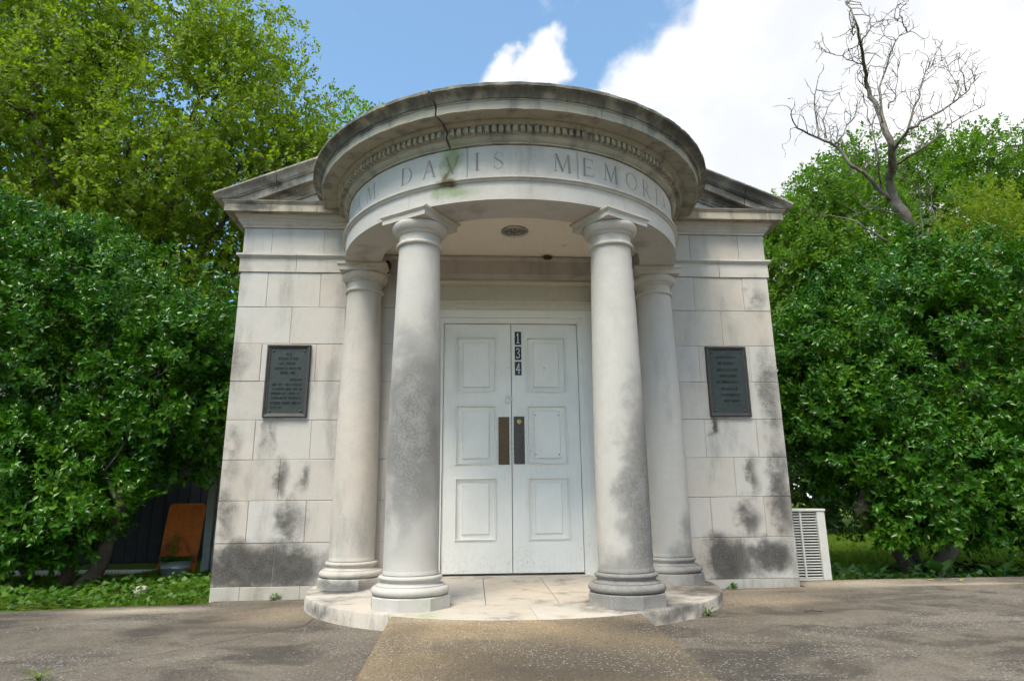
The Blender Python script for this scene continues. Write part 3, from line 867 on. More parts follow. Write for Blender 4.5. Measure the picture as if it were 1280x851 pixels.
for a, b in zip(cc[:-1], cc[1:]):
    o = cornice_ring(a, b)
    k0 = math.ceil((a + 1.0) / dp); k1 = math.floor((b - 1.0) / dp)
    for k in range(k0, k1 + 1):
        d = k * dp
        if abs(d) > 89: continue
        c = (XC + 1.588 * math.sin(R(d)), YC - 1.588 * math.cos(R(d)), 3.335)
        if dent_me is None:
            t = MB().cbox(-.0165, .0165, -.0185, .0185, -.0245, .0245, .0025)
            dent_me = bpy.data.meshes.new('dentil'); dent_me.from_pydata(t.v, [], t.f); dent_me.materials.append(M['limestone_cornice']); dent_me.update()
        dn = bpy.data.objects.new('dentil', dent_me)
        link(dn, o, c); dn.rotation_euler = (0, 0, R(d))
MB().lathe([(.0005, 3.50), (1.60, 3.50), (1.60, 3.56), (.0005, 3.60)], XC, YC, 48, R(-96), R(96)).build('portico_roof', M['roof'], B, fixn=True)

# --- ceiling of the portico with its recessed lamp
half = [(XC + 1.21 * math.sin(R(a)), YC - 1.21 * math.cos(R(a))) for a in np.linspace(-90, 90, 41)]
MB().prism(half + [(1.21, .02), (-1.21, .02)], 2.986, 3.06).build('ceiling', M['plaster'], B, fixn=True)
lamp = MB().lathe([(.086, 2.983), (.118, 2.983), (.120, 2.976), (.112, 2.970), (.092, 2.972), (.086, 2.978)], .005, -.63, 36).build('ceiling_lamp', M['chrome'], B, fixn=True)
sharp(lamp, 40)
sharp(MB().lathe([(.0, 2.9815), (.030, 2.979), (.060, 2.9775), (.0855, 2.981), (.0855, 2.9845), (.0, 2.9845)], .005, -.63, 30).build('lens', M['glass_dull'], lamp, fixn=True))
for k in range(10):
    a = k * math.pi / 5
    MB().tube([(.005 + .025 * math.cos(a), -.63 + .025 * math.sin(a), 2.9765), (.005 + .088 * math.cos(a), -.63 + .088 * math.sin(a), 2.9755)], [.004, .004], 5).build('rib', M['chrome'], lamp)

# --- columns
def arcp(cr, cz, r, a0, a1, n=8):
    return [(cr + r * math.cos(R(a0 + (a1 - a0) * i / n)), cz + r * math.sin(R(a0 + (a1 - a0) * i / n))) for i in range(n + 1)]
def column(deg, lab):
    cx, cy = XC + 1.365 * math.sin(R(deg)), YC - 1.365 * math.cos(R(deg))
    N = 56
    prof = [(.0, .212), (.194, .212), (.194, .224), (.189, .234)]
    for i in range(25):
        t = i / 24.0
        prof.append((.187 - .032 * t ** 1.7 + .0035 * math.sin(math.pi * t), .243 + t * (2.545 - .243)))
    prof += [(.157, 2.552), (.0, 2.552)]
    c = sharp(MB().lathe(prof, cx, cy, N, closed=False).build('column', M['limestone_column'], B, fixn=True), 38)
    tag(c, label=lab)
    pl = []
    for k in range(8):
        a = R(deg + 22.5 + 45 * k)
        pl.append((cx + .276 * math.sin(a), cy - .276 * math.cos(a)))
    n = 8; e = .006
    mb = MB()
    ins = [(cx + (x - cx) * .975, cy + (y - cy) * .975) for x, y in pl]
    vs = [(x, y, -.01) for x, y in pl] + [(x, y, .076) for x, y in pl] + [(x, y, .0822) for x, y in ins]
    fs = [(i, (i + 1) % 8, 8 + (i + 1) % 8, 8 + i) for i in range(8)] + [(8 + i, 8 + (i + 1) % 8, 16 + (i + 1) % 8, 16 + i) for i in range(8)] + [tuple(range(16, 24)), tuple(range(7, -1, -1))]
    mb.add(vs, fs).build('plinth', M['limestone_column'], c, fixn=True)
    bp = [(.0, .098), (.236, .098)] + arcp(.238, .133, .034, -90, 90) + [(.240, .167), (.240, .175), (.226, .177)] + [(.214, .184), (.206, .196), (.210, .206), (.216, .208)] + [(.216, .212)] + arcp(.206, .2285, .0185, -80, 80, 7) + [(.204, .2475), (.0, .2525)]
    bp = [(r * .97, z * .84) for r, z in bp]
    sharp(MB().lathe(bp, cx, cy, N, closed=False).build('base_moulding', M['limestone_column'], c, fixn=True), 40)
    cp = [(.0, 2.548), (.158, 2.548)] + [(.166, 2.550)] + arcp(.163, 2.566, .0145, -80, 80, 6) + [(.157, 2.583), (.1555, 2.592), (.1565, 2.640), (.160, 2.644), (.168, 2.645), (.168, 2.653), (.174, 2.654), (.174, 2.662)] + [(.182, 2.664), (.194, 2.674), (.205, 2.690), (.211, 2.708), (.211, 2.722), (.205, 2.7305), (.0, 2.731)]
    sharp(MB().lathe(cp, cx, cy, N, closed=False).build('capital', M['limestone_column'], c, fixn=True), 40)
    # square abacus with a small cyma under its top edge
    mb = MB(); lev = [(.196, 2.7312), (.204, 2.7312), (.204, 2.768), (.208, 2.771), (.214, 2.780), (.222, 2.784), (.222, 2.800), (.219, 2.8025)]
    vs = []; rot = R(deg)
    for hw, z in lev:
        for sx, sy in ((-1, -1), (1, -1), (1, 1), (-1, 1)):
            x, y = sx * hw, sy * hw
            vs.append((cx + x * math.cos(rot) - y * math.sin(rot), cy + x * math.sin(rot) + y * math.cos(rot), z))
    fs = [(3, 2, 1, 0)]
    for i in range(len(lev) - 1):
        for k in range(4):
            fs.append((i * 4 + k, i * 4 + (k + 1) % 4, i * 4 + 4 + (k + 1) % 4, i * 4 + 4 + k))
    e_ = (len(lev) - 1) * 4
    fs.append((e_, e_ + 1, e_ + 2, e_ + 3))
    mb.add(vs, fs).build('abacus', M['limestone_column'], c, fixn=True)
column(-34.2, 'front column with a tall grey stain up its shaft, left of the door')
column(31.2, 'front column with a dark stained base, right of the door')
column(-90, 'pale column standing against the left wall')
column(90, 'pale column standing against the right wall')

# --- platform: kerb ring and floor slabs
RP, RI = 1.690, 1.16
plat = sharp(MB().lathe([(.0005, -.30), (RP - .014, -.30), (RP - .014, -.006), (RI - .1, -.006), (RI - .1, -.02), (.0005, -.02)], XC, YC, 60, R(-94), R(94)).build('platform', M['mortar'], B, fixn=True))
pc = [-93.5, -62, -31, 1.5, 33, 66, 93.5]
for a, b in zip(pc[:-1], pc[1:]):
    sharp(MB().lathe([(RI, -.02), (RI, .0), (RP - .012, .0), (RP - .004, -.004), (RP, -.012), (RP + .002, -.30), (RP - .06, -.30), (RP - .06, -.02)], XC, YC, 20, R(a + .06), R(b - .06)).build('kerb_stone', M['limestone_floor'], plat, fixn=True), 30)
def floor_z(x, y):
    return .032 * max(0.0, min(1.0, (y + 1.25) / 1.42))
def floor_slab(x0, x1):
    ri = RI - .003
    xs = np.linspace(max(x0, -ri + .001), min(x1, ri - .001), 9)
    arcpts = [(x, YC - math.sqrt(max(1e-6, ri * ri - x * x))) for x in xs]
    ye = .34 if abs(x0) < .9 and abs(x1) < .9 else .012
    top = [(xs[-1], ye), (xs[0], ye)]
    MB().prism(arcpts + top, -.05, 0, ztop=floor_z).build('floor_slab', M['limestone_floor'], plat, fixn=True)
floor_slab(-1.158, -.795); floor_slab(-.789, -.259); floor_slab(-.254, .247); floor_slab(.252, .789); floor_slab(.795, 1.158)

# --- door surround
XD = .015
fr = MB()
fr.box(XD - .815, XD - .712, .172, .34, .02, 2.50); fr.box(XD + .712, XD + .815, .172, .34, .02, 2.50)
fr.box(XD - .711, XD + .711, .172, .34, 2.425, 2.50)
fr.box(XD - .710, XD - .652, .190, .34, .02, 2.424); fr.box(XD + .652, XD + .710, .190, .34, .02, 2.424)
fr.box(XD - .651, XD + .651, .190, .34, 2.372, 2.4235)
fr.box(XD - .7125, XD - .700, .180, .30, .02, 2.4245); fr.box(XD + .700, XD + .7125, .180, .30, .02, 2.4245)
fr.build('door_frame', M['paint'], B)
def xprof(name, prof, mat, hw=.808):
    mb = MB(); m_ = len(prof)
    vs = [(-hw, y, z) for y, z in prof] + [(hw, y, z) for y, z in prof]
    fs = [(i, (i + 1) % m_, m_ + (i + 1) % m_, m_ + i) for i in range(m_)] + [tuple(range(m_ - 1, -1, -1)), tuple(range(m_, 2 * m_))]
    return mb.add(vs, fs).build(name, M[mat], B, fixn=True)
xprof('door_head_moulding', [(.34, 2.5015), (.165, 2.5015), (.165, 2.515), (.158, 2.520), (.150, 2.545), (.150, 2.575), (.144, 2.580), (.144, 2.588), (.34, 2.588)], 'old_paint')
xprof('door_head_board', [(.34, 2.5895), (.172, 2.5895), (.172, 2.748), (.34, 2.748)], 'old_paint')
xprof('door_head_cornice', [(.34, 2.7495), (.160, 2.7495), (.156, 2.762), (.140, 2.770), (.132, 2.778), (.132, 2.796), (.34, 2.797)], 'old_paint')
MB().cbox(XD - .70, XD + .70, .15, .40, .0, .036, .004).build('threshold', M['limestone_floor'], B)

# --- the two door leaves
PZ = [(.337, .895), (1.014, 1.569), (1.690, 2.236)]
def leaf(x0, x1, px0, px1):
    mb = MB(); zb, zt = .056, 2.366
    yf = .216
    mb.box(x0, px0, yf, .262, zb, zt); mb.box(px1, x1, yf, .262, zb, zt)
    zz = [zb] + [v for p in PZ for v in p] + [zt]
    for i in range(0, len(zz), 2):
        mb.box(px0, px1, yf, .262, zz[i], zz[i + 1])
    d = mb.build('door', M['paint'], B)
    for z0, z1 in PZ:
        e = MB()
        def rect(ins_x, ins_z, y): return [(px0 + ins_x, y, z0 + ins_z), (px1 - ins_x, y, z0 + ins_z), (px1 - ins_x, y, z1 - ins_z), (px0 + ins_x, y, z1 - ins_z)]
        loops = [rect(.0005, .0005, yf + .030), rect(.0005, .0005, yf - .010), rect(.010, .010, yf - .014), rect(.020, .018, yf + .018), rect(.064, .050, yf + .018), rect(.074, .060, yf + .002), rect(.078, .064, yf + .0015)]
        vs = [q for l in loops for q in l]; fs = []
        for i in range(len(loops) - 1):
            for k in range(4):
                fs.append((i * 4 + k, i * 4 + (k + 1) % 4, i * 4 + 4 + (k + 1) % 4, i * 4 + 4 + k))
        n4 = (len(loops) - 1) * 4
        fs.append((n4, n4 + 1, n4 + 2, n4 + 3))
        e.add(vs, fs).build('panel', M['paint'], d)
    return d
DLf = leaf(XD - .648, XD - .0035, -.516, -.130)
DRt = leaf(XD + .0035, XD + .648, .160, .546)
tag(DLf, label='left white panelled door leaf with brown push plate'); tag(DRt, label='right white panelled door leaf with house number and lock')
MB().cbox(-.110, -.008, .209, .2155, 1.013, 1.458, .002).build('push_plate', M['brass_plate'], DLf)
MB().cbox(.034, .136, .209, .2155, 1.018, 1.462, .002).build('push_plate', M['iron_plate'], DRt)
def ydisc(mb, cx, cz, y0, prof, n=24, mi=0):
    """turned about an axis along y: profile of (radius, y)"""
    vs = []; m_ = len(prof)
    for i in range(n):
        a = 2 * math.pi * i / n
        for r, y in prof: vs.append((cx + r * math.cos(a), y0 + y, cz + r * math.sin(a)))
    fs = [(i * m_ + q, i * m_ + q + 1, ((i + 1) % n) * m_ + q + 1, ((i + 1) % n) * m_ + q) for i in range(n) for q in range(m_ - 1)]
    mb.add(vs, fs, mi, True)
    b = len(mb.v) - len(vs)
    mb.f.append(tuple(b + i * m_ + m_ - 1 for i in range(n))); mb.mi.append(mi); mb.sm.append(False)
    return mb
lk = ydisc(MB(), .087, 1.412, .209, [(.024, 0), (.024, -.008), (.019, -.012), (.012, -.012)])
ydisc(lk, .087, 1.412, .209, [(.0118, -.0122), (.0118, -.010)])
lk.box(.0855, .0885, .1962, .1968, 1.404, 1.420, 1)
lk.build('lock_cylinder', [M['gold'], M['black']], DRt, fixn=True)
lt = MB().cbox(-.045, -.002, .196, .2155, 1.588, 1.628, .003)
lt.tube([(-.036, .205, 1.628), (-.036, .205, 1.662), (-.028, .205, 1.672), (-.016, .205, 1.672), (-.008, .205, 1.662), (-.008, .205, 1.628)], [.0035] * 6, 6)
lt.cbox(.012, .026, .200, .2155, 1.610, 1.662, .002)
lt.build('latch', M['plastic_white'], DLf)
def ribbon(mb, pts, wd, y, mi=0, dy=.002):
    for (ax, az), (bx, bz) in zip(pts[:-1], pts[1:]):
        d = Vector((bx - ax, bz - az)); L = max(d.length, 1e-6); d /= L; n = Vector((-d.y, d.x)) * wd
        a = Vector((ax, az)) - d * wd * .6; b = Vector((bx, bz)) + d * wd * .6
        q = [a + n, a - n, b - n, b + n]
        mb.add([(p.x, y, p.y) for p in q] + [(p.x, y + dy, p.y) for p in q], [(0, 1, 2, 3), (0, 4, 5, 1), (1, 5, 6, 2), (2, 6, 7, 3), (3, 7, 4, 0)], mi)
DIG = {'1': [([(.30, .78), (.50, .96), (.50, .05)], .075), ([(.28, .05), (.72, .05)], .05)],
       '3': [([(.22, .80), (.34, .94), (.56, .94), (.70, .82), (.68, .64), (.46, .53)], .062), ([(.46, .53), (.70, .42), (.76, .24), (.62, .07), (.36, .05), (.20, .18)], .07)],
       '4': [([(.62, .04), (.62, .96), (.18, .34), (.82, .34)], .066), ([(.46, .04), (.78, .04)], .045)]}
for ch, z0, z1 in (('1', 2.160, 2.293), ('3', 2.010, 2.144), ('4', 1.860, 1.994)):
    mb = MB().cbox(.051, .115, .2105, .2155, z0, z1, .0012)
    for pts, wd in DIG[ch]:
        ribbon(mb, [(.055 + .056 * u, z0 + .014 + (z1 - z0 - .028) * v) for u, v in pts], wd * .062, .2085, 1)
    tag(mb.build('number_plate', [M['black'], M['silver']], DRt, fixn=False), label='black number plate with silver digit ' + ch)
for x, z in ((.242, 1.475), (.242, 1.105), (.463, 1.475), (.463, 1.105), (.335, 1.93)):
    ydisc(MB(), x, z, .2166, [(.006, 0), (.006, -.003), (.002, -.004)], 10).build('screw', M['mud'], DRt, fixn=True)

# --- mud nests under the ceiling
def lump(name, c, r, mat, parent, seed=1, n=9, m=7, amp=.28):
    rs = np.random.default_rng(seed); vs = [(c[0], c[1], c[2] - r[2])]; 
    for j in range(1, m):
        th = math.pi * j / m
        for i in range(n):
            a = 2 * math.pi * i / n; k = 1 + amp * (rs.random() - .5) * 2
            vs.append((c[0] + r[0] * k * math.sin(th) * math.cos(a), c[1] + r[1] * k * math.sin(th) * math.sin(a), c[2] - r[2] * math.cos(th) * (1 + amp * .4 * (rs.random() - .5))))
    vs.append((c[0], c[1], c[2] + r[2]))
    fs = [(0, 1 + (i + 1) % n, 1 + i) for i in range(n)]
    for j in range(m - 2):
        for i in range(n):
            a = 1 + j * n; fs.append((a + i, a + (i + 1) % n, a + n + (i + 1) % n, a + n + i))
    e = len(vs) - 1; a = 1 + (m - 2) * n
    fs += [(e, a + i, a + (i + 1) % n) for i in range(n)]
    return MB().add(vs, fs, 0, True).build(name, mat, parent, fixn=True)
n1 = lump('mud_nest', (.36, -.065, 2.962), (.045, .028, .022), M['mud'], None, 3); tag(n1, 'dark mud nest stuck high on the lintel under the portico ceiling', 'nest')
n2 = lump('mud_nest', (-1.165, -.10, 2.83), (.035, .04, .07), M['mud'], None, 4); tag(n2, 'brown mud nest in the corner behind the left rear column capital', 'nest')

# ================================================================== BRONZE PLAQUES
def plaque(x0, x1, z0, z1, rows, label, seed):
    root = empty('bronze_plaque', ((x0 + x1) / 2, 0, z0), label, 'plaque', 'bronze plaques on the front wall')
    MB().box(x0 + .012, x1 - .012, -.016, .004, z0 + .012, z1 - .012).build('plate', M['bronze'], root)
    prof = [(0, .004), (0, -.030), (.006, -.036), (.016, -.034), (.020, -.026), (.028, -.024), (.036, -.0165), (.036, .0)]
    mb = MB(); vs = []
    for d, y in prof:
        vs += [(x0 + d, y, z0 + d), (x1 - d, y, z0 + d), (x1 - d, y, z1 - d), (x0 + d, y, z1 - d)]
    fs = []
    for i in range(len(prof) - 1):
        for k in range(4):
            fs.append((i * 4 + k, i * 4 + (k + 1) % 4, i * 4 + 4 + (k + 1) % 4, i * 4 + 4 + k))
    mb.add(vs, fs).build('frame', M['bronze_rim'], root, fixn=True)
    rs = random.Random(seed)
    le = MB(); wx = x1 - x0 - .09; hz = z1 - z0 - .09
    for v, u0, u1, sz in rows:                   # worn raised lettering, no longer readable
        z = z1 - .045 - v * hz; x = x0 + .045 + u0 * wx; xe = x0 + .045 + u1 * wx
        while x < xe:
            wl = rs.randint(2, 8)
            for _ in range(wl):
                if x > xe: break
                h = .0105 * sz; cw = .0072 * sz
                le.box(x, x + cw * .32, -.0195, -.0158, z - h, z + h)
                if rs.random() < .7: le.box(x + cw * .62, x + cw * .92, -.0195, -.0158, z - h, z + h)
                zc = rs.choice((-h, 0, h * .75))
                le.box(x + cw * .3201, x + cw * .62, -.0194, -.0158, z + zc - .0005, z + zc + .0035)
                x += cw * 1.32
            x += .0095 * sz
    le.build('lettering', M['bronze_dark'], root)['kind'] = 'stuff'
    for bx in (x0 + .058, x1 - .058):
        for bz in (z0 + .055, z1 - .055):
            ydisc(MB(), bx, bz, -.016, [(.011, 0), (.010, -.006), (.004, -.009)], 12).build('bolt', M['bronze_rim'], root, fixn=True)
    return root
plaque(-2.233, -1.842, 1.427, 2.092, [(.07, .42, .58, .9), (.14, .20, .82, 1.2), (.22, .22, .75, 1.2), (.30, .12, .88, 1.1), (.37, .28, .70, 1.1), (.48, .58, .94, 1.0), (.56, .06, .94, 1.15), (.63, .06, .94, 1.1), (.70, .06, .94, 1.15), (.77, .06, .94, 1.1), (.85, .06, .94, 1.15), (.92, .06, .36, 1.0)], 'greenish bronze plaque with many lines, on the wall left of the portico', 1)
plaque(1.857, 2.248, 1.430, 2.097, [(.10, .16, .80, 1.1), (.20, .22, .76, 1.2), (.31, .18, .84, 1.2), (.41, .26, .76, 1.2), (.51, .16, .86, 1.2), (.62, .26, .78, 1.2), (.72, .26, .84, 1.1), (.82, .32, .82, 1.0)], 'darker bronze plaque with eight lines, on the wall right of the portico', 2)

# ================================================================== AIR CONDITIONER beside the right wall
AC = empty('air_conditioner', (2.84, .62, -.07), 'beige outdoor air conditioner with louvred grille against the right wall', 'air conditioner')
ax0, ax1, ay0, ay1, az0, az1 = 2.61, 3.075, .42, 1.02, -.075, .585
MB().cbox(ax0 + .02, ax1 - .02, ay0 + .075, ay1 - .02, az0 + .01, az1 - .02, .004).build('coil', M['dark_void'], AC)
post = MB()
for x0, x1 in ((ax0, ax0 + .055), (ax1 - .082, ax1)):
    for y0, y1 in ((ay0, ay0 + .05), (ay1 - .05, ay1)):
        post.cbox(x0, x1, y0, y1, az0, az1 - .026, .005)
post.cbox(ax0 + .056, ax1 - .083, ay0 + .004, ay0 + .05, az0, az0 + .018, .003)
post.cbox(ax0 + .004, ax0 + .03, ay0 + .051, ay1 - .051, az0, az1 - .027, .003)
post.cbox(ax1 - .03, ax1 - .004, ay0 + .051, ay1 - .051, az0, az1 - .027, .003)
post.build('casing', M['ac_paint'], AC)
MB().cbox(ax0 - .008, ax1 + .008, ay0 - .008, ay1 + .008, az1 - .025, az1, .006).build('top_cover', M['ac_paint'], AC)
gx0, gx1 = ax0 + .056, ax1 - .083
MB().box((gx0 + gx1) / 2 - .008, (gx0 + gx1) / 2 + .008, ay0 + .003, ay0 + .02, az0 + .018, az1 - .026).build('mullion', M['ac_paint'], AC)
nl = 24
for i in range(nl):
    z = az0 + .030 + (az1 - az0 - .070) * i / (nl - 1)
    for a, b in ((gx0, (gx0 + gx1) / 2 - .009), ((gx0 + gx1) / 2 + .009, gx1)):
        MB().add([(a, ay0 + .006, z - .0030), (b, ay0 + .006, z - .0030), (b, ay0 + .020, z + .0045), (a, ay0 + .020, z + .0045), (a, ay0 + .0065, z - .0065), (b, ay0 + .0065, z - .0065), (b, ay0 + .021, z + .0015), (a, ay0 + .021, z + .0015)],
                 [(0, 1, 2, 3), (7, 6, 5, 4), (0, 4, 5, 1), (2, 6, 7, 3), (0, 3, 7, 4), (1, 5, 6, 2)]).build('louvre', M['ac_paint'], AC)

# ================================================================== THINGS BEHIND THE LEFT CORNER
TZ = -.12
# rusty sheet with a pressed cross, leaning on the post
PN = empty('rusty_panel', (-3.86, 2.72, TZ), 'orange rusty metal sheet with rounded corners leaning upright behind the tub', 'metal sheet')
def panel_pt(u, v, d=0.0):                       # u across 0..1, v up 0..1, d out of the sheet
    lean = .10
    x = -4.16 + .435 * u + .0 * v; z = TZ + .02 + .78 * v; y = 2.60 + .16 * v - d
    return (x, y, z)
mb = MB(); n = 14; vs = []; fs = []
def crown(u, v):
    cr = .010 - .018 * (abs(u - .5) * 2) ** 3
    c1 = abs((v - .12) / .76 - u); c2 = abs((v - .12) / .76 - (1 - u))
    return cr - .010 * max(0, 1 - c1 / .045) - .010 * max(0, 1 - c2 / .045)
nu, nv = 36, 56
for j in range(nv + 1):
    for i in range(nu + 1):
        u, v = i / nu, j / nv
        inset = 0
        if v > .93: inset = .10 * (1 - math.sqrt(max(0, 1 - ((v - .93) / .07) ** 2)))
        uu = inset + (1 - 2 * inset) * u
        vs.append(panel_pt(uu, v, crown(u, v)))
W = nu + 1
for j in range(nv):
    for i in range(nu):
        fs.append((j * W + i, j * W + i + 1, (j + 1) * W + i + 1, (j + 1) * W + i))
mb.add(vs, fs, 0, True)
b2 = [(x, y + .012, z) for x, y, z in vs]
mb.add(b2, [f[::-1] for f in fs], 0, True)
o = mb.build('sheet', M['rust'], PN)
rim = MB()
ring_i = [j * W for j in range(nv + 1)] + [nv * W + i for i in range(1, nu + 1)] + [j * W + nu for j in range(nv - 1, -1, -1)]
rim.tube([Vector(vs[k]) + Vector((0, .006, 0)) for k in ring_i], [.011] * len(ring_i), 6)
rim.build('rolled_edge', M['rust'], PN)
# weathered timber posts
def timber(x, y, w_, d_, h, lean, label, seed):
    rs = random.Random(seed); mb = MB(); vs = []; n = 7
    for i in range(n + 1):
        t = i / n; z = TZ - .05 + (h + .05) * t
        cx = x + lean * t + rs.uniform(-.006, .006); ww = w_ * (1 - .06 * t) * rs.uniform(.95, 1.05)
        for sx, sy in ((-1, -1), (0, -1.15), (1, -1), (1, 1), (-1, 1)):
            vs.append((cx + sx * ww / 2, y + sy * d_ / 2, z + (rs.uniform(-.02, .03) if i == n else 0)))
    fs = [(i * 5 + k, i * 5 + (k + 1) % 5, i * 5 + 5 + (k + 1) % 5, i * 5 + 5 + k) for i in range(n) for k in range(5)] + [(4, 3, 2, 1, 0), tuple(n * 5 + k for k in range(5))]
    tag(mb.add(vs, fs).build('timber_post', M['wood_grey'], fixn=True, origin=(x, y, TZ)), label, 'post')
timber(-3.60, 2.62, .085, .07, 1.55, .0, 'pale weathered timber post right of the rusty sheet', 1)
timber(-3.50, 2.66, .085, .08, 1.50, .0, 'brownish weathered post half hidden by the building corner', 2)
# galvanised tub with plants
TUBP = (-3.83, 2.33)
TB = empty('washtub', (TUBP[0], TUBP[1], TZ), 'round galvanised washtub planted with herbs in front of the rusty sheet', 'tub')
sharp(MB().lathe([(.0, TZ), (0.1424, TZ), (0.1463, TZ + .01), (0.1563, TZ + .075), (0.1609, TZ + .080), (0.1578, TZ + .086), (0.1648, TZ + .145), (0.1694, TZ + .150), (0.1709, TZ + .158), (0.1663, TZ + .160), (0.1602, TZ + .150), (0.1540, TZ + .09), (.0, TZ + .09)], *TUBP, 36, closed=False).build('tub_wall', M['tub'], TB, fixn=True), 50)
MB().lathe([(.0, TZ + .140), (.10, TZ + .138), (.1605, TZ + .128), (.1605, TZ + .12), (.0, TZ + .12)], *TUBP, 24, closed=False).build('soil', M['soil'], TB, fixn=True)
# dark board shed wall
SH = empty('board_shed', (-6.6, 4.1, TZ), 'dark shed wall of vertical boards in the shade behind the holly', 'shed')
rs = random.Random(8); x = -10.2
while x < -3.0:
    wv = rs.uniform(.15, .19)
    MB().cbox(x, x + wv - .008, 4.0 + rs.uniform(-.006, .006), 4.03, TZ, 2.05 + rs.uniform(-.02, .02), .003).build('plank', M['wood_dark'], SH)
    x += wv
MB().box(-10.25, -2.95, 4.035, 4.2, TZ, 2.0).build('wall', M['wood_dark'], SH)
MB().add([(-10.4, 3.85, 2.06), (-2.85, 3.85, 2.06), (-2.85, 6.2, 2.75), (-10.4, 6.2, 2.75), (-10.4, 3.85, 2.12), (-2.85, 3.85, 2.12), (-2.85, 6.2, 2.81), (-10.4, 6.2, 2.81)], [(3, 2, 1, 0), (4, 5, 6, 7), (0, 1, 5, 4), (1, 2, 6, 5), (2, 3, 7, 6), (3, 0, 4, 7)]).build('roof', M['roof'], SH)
path = MB().prism([(-9.5, 2.55), (-4.4, 2.40), (-4.3, 2.95), (-9.5, 3.3)], -.20, -.112).build('path', M['plaster'])
tag(path, kind='structure')
st_ = lump('field_stone', (-3.36, .55, -.085), (.075, .06, .05), M['pebble'], None, 12, amp=.18); tag(st_, 'fist-sized pale stone lying in the ground ivy near the left corner', 'stone')

# ================================================================== FOLIAGE
def leaf_geo(P, D, N, L, Wd, fold=.12, curl=.10):
    """one five-point folded leaf for each row"""
    D = D / np.linalg.norm(D, axis=1, keepdims=True)
    S = np.cross(N, D); S /= np.linalg.norm(S, axis=1, keepdims=True) + 1e-9
    N = np.cross(D, S)
    L = L[:, None]; Wd = Wd[:, None]
    base = P; tip = P + D * L - N * L * curl
    mid = P + D * L * .48
    lf = P + D * L * .45 + S * Wd * .5 + N * L * fold
    rt = P + D * L * .45 - S * Wd * .5 + N * L * fold
    V = np.stack([base, lf, tip, rt, mid], 1).reshape(-1, 3)
    n = len(P)
    T = np.array([[0, 4, 1], [1, 4, 2], [0, 3, 4], [3, 2, 4]])
    F = (T[None] + (np.arange(n) * 5)[:, None, None]).reshape(-1, 3)
    return V, F
def quad_geo(P, D, N, L, Wd):
    D = D / np.linalg.norm(D, axis=1, keepdims=True)
    S = np.cross(N, D); S /= np.linalg.norm(S, axis=1, keepdims=True) + 1e-9
    N = np.cross(D, S)
    L = L[:, None]; Wd = Wd[:, None]
    V = np.stack([P, P + D * L * .5 + S * Wd * .5 + N * L * .08, P + D * L, P + D * L * .5 - S * Wd * .5 + N * L * .08], 1).reshape(-1, 3)
    n = len(P)
    T = np.array([[0, 2, 1], [0, 3, 2]])
    F = (T[None] + (np.arange(n) * 4)[:, None, None]).reshape(-1, 3)
    return V, F
def tri_mesh(name, V, F, mat, parent=None, origin=None):
    c = (V.min(0) + V.max(0)) / 2 if origin is None else np.array(origin, float)
    me = bpy.data.meshes.new(name)
    me.vertices.add(len(V)); me.vertices.foreach_set('co', (V - c).astype(np.float32).ravel())
    me.loops.add(F.size); me.loops.foreach_set('vertex_index', F.astype(np.int32).ravel())
    me.polygons.add(len(F)); me.polygons.foreach_set('loop_start', np.arange(0, F.size, 3, dtype=np.int32))
    me.materials.append(mat)
    me.update(calc_edges=True)
    o = bpy.data.objects.new(name, me)
    link(o, parent, tuple(c))
    return o
def unit(v): return v / (np.linalg.norm(v, axis=-1, keepdims=True) + 1e-9)
def bumpy(rs, k=14):
    """a lumpy radius factor on the unit sphere, so the outline is uneven"""
    C = unit(rs.normal(size=(k, 3))); A = rs.uniform(-.20, .24, k); S = rs.uniform(6, 22, k)
    def f(d):
        return 1 + (A[None] * np.exp(S[None] * (d @ C.T - 1))).sum(1)
    return f
def crown_tips(rs, lobes, n, shell=.62, clump=1, spread=.14):
    n = n // clump
    vol = np.array([l[1][0] * l[1][1] * l[1][2] for l in lobes]) ** .75
    cnt = rs.multinomial(n, vol / vol.sum())
    P = []; O = []
    for (c, r), k in zip(lobes, cnt):
        f = bumpy(rs); d = unit(rs.normal(size=(k, 3)))
        t = shell + (1 - shell) * rs.random(k) ** .6
        t *= f(d)
        P.append(np.array(c) + d * t[:, None] * np.array(r)); O.append(unit(d / np.array(r)))
    P = np.vstack(P); O = np.vstack(O)
    if clump > 1:                     # sprays of several sprigs, with gaps between the sprays
        m_ = len(P)
        off = rs.normal(size=(m_, clump, 3)) * spread
        off -= (off * O[:, None]).sum(-1, keepdims=True) * O[:, None] * .55       # flatter along the outward direction
        off[..., 2] *= .7
        P = (P[:, None] + off).reshape(-1, 3)
        O = unit((O[:, None] + off / spread * .35).reshape(-1, 3))
    return P, O
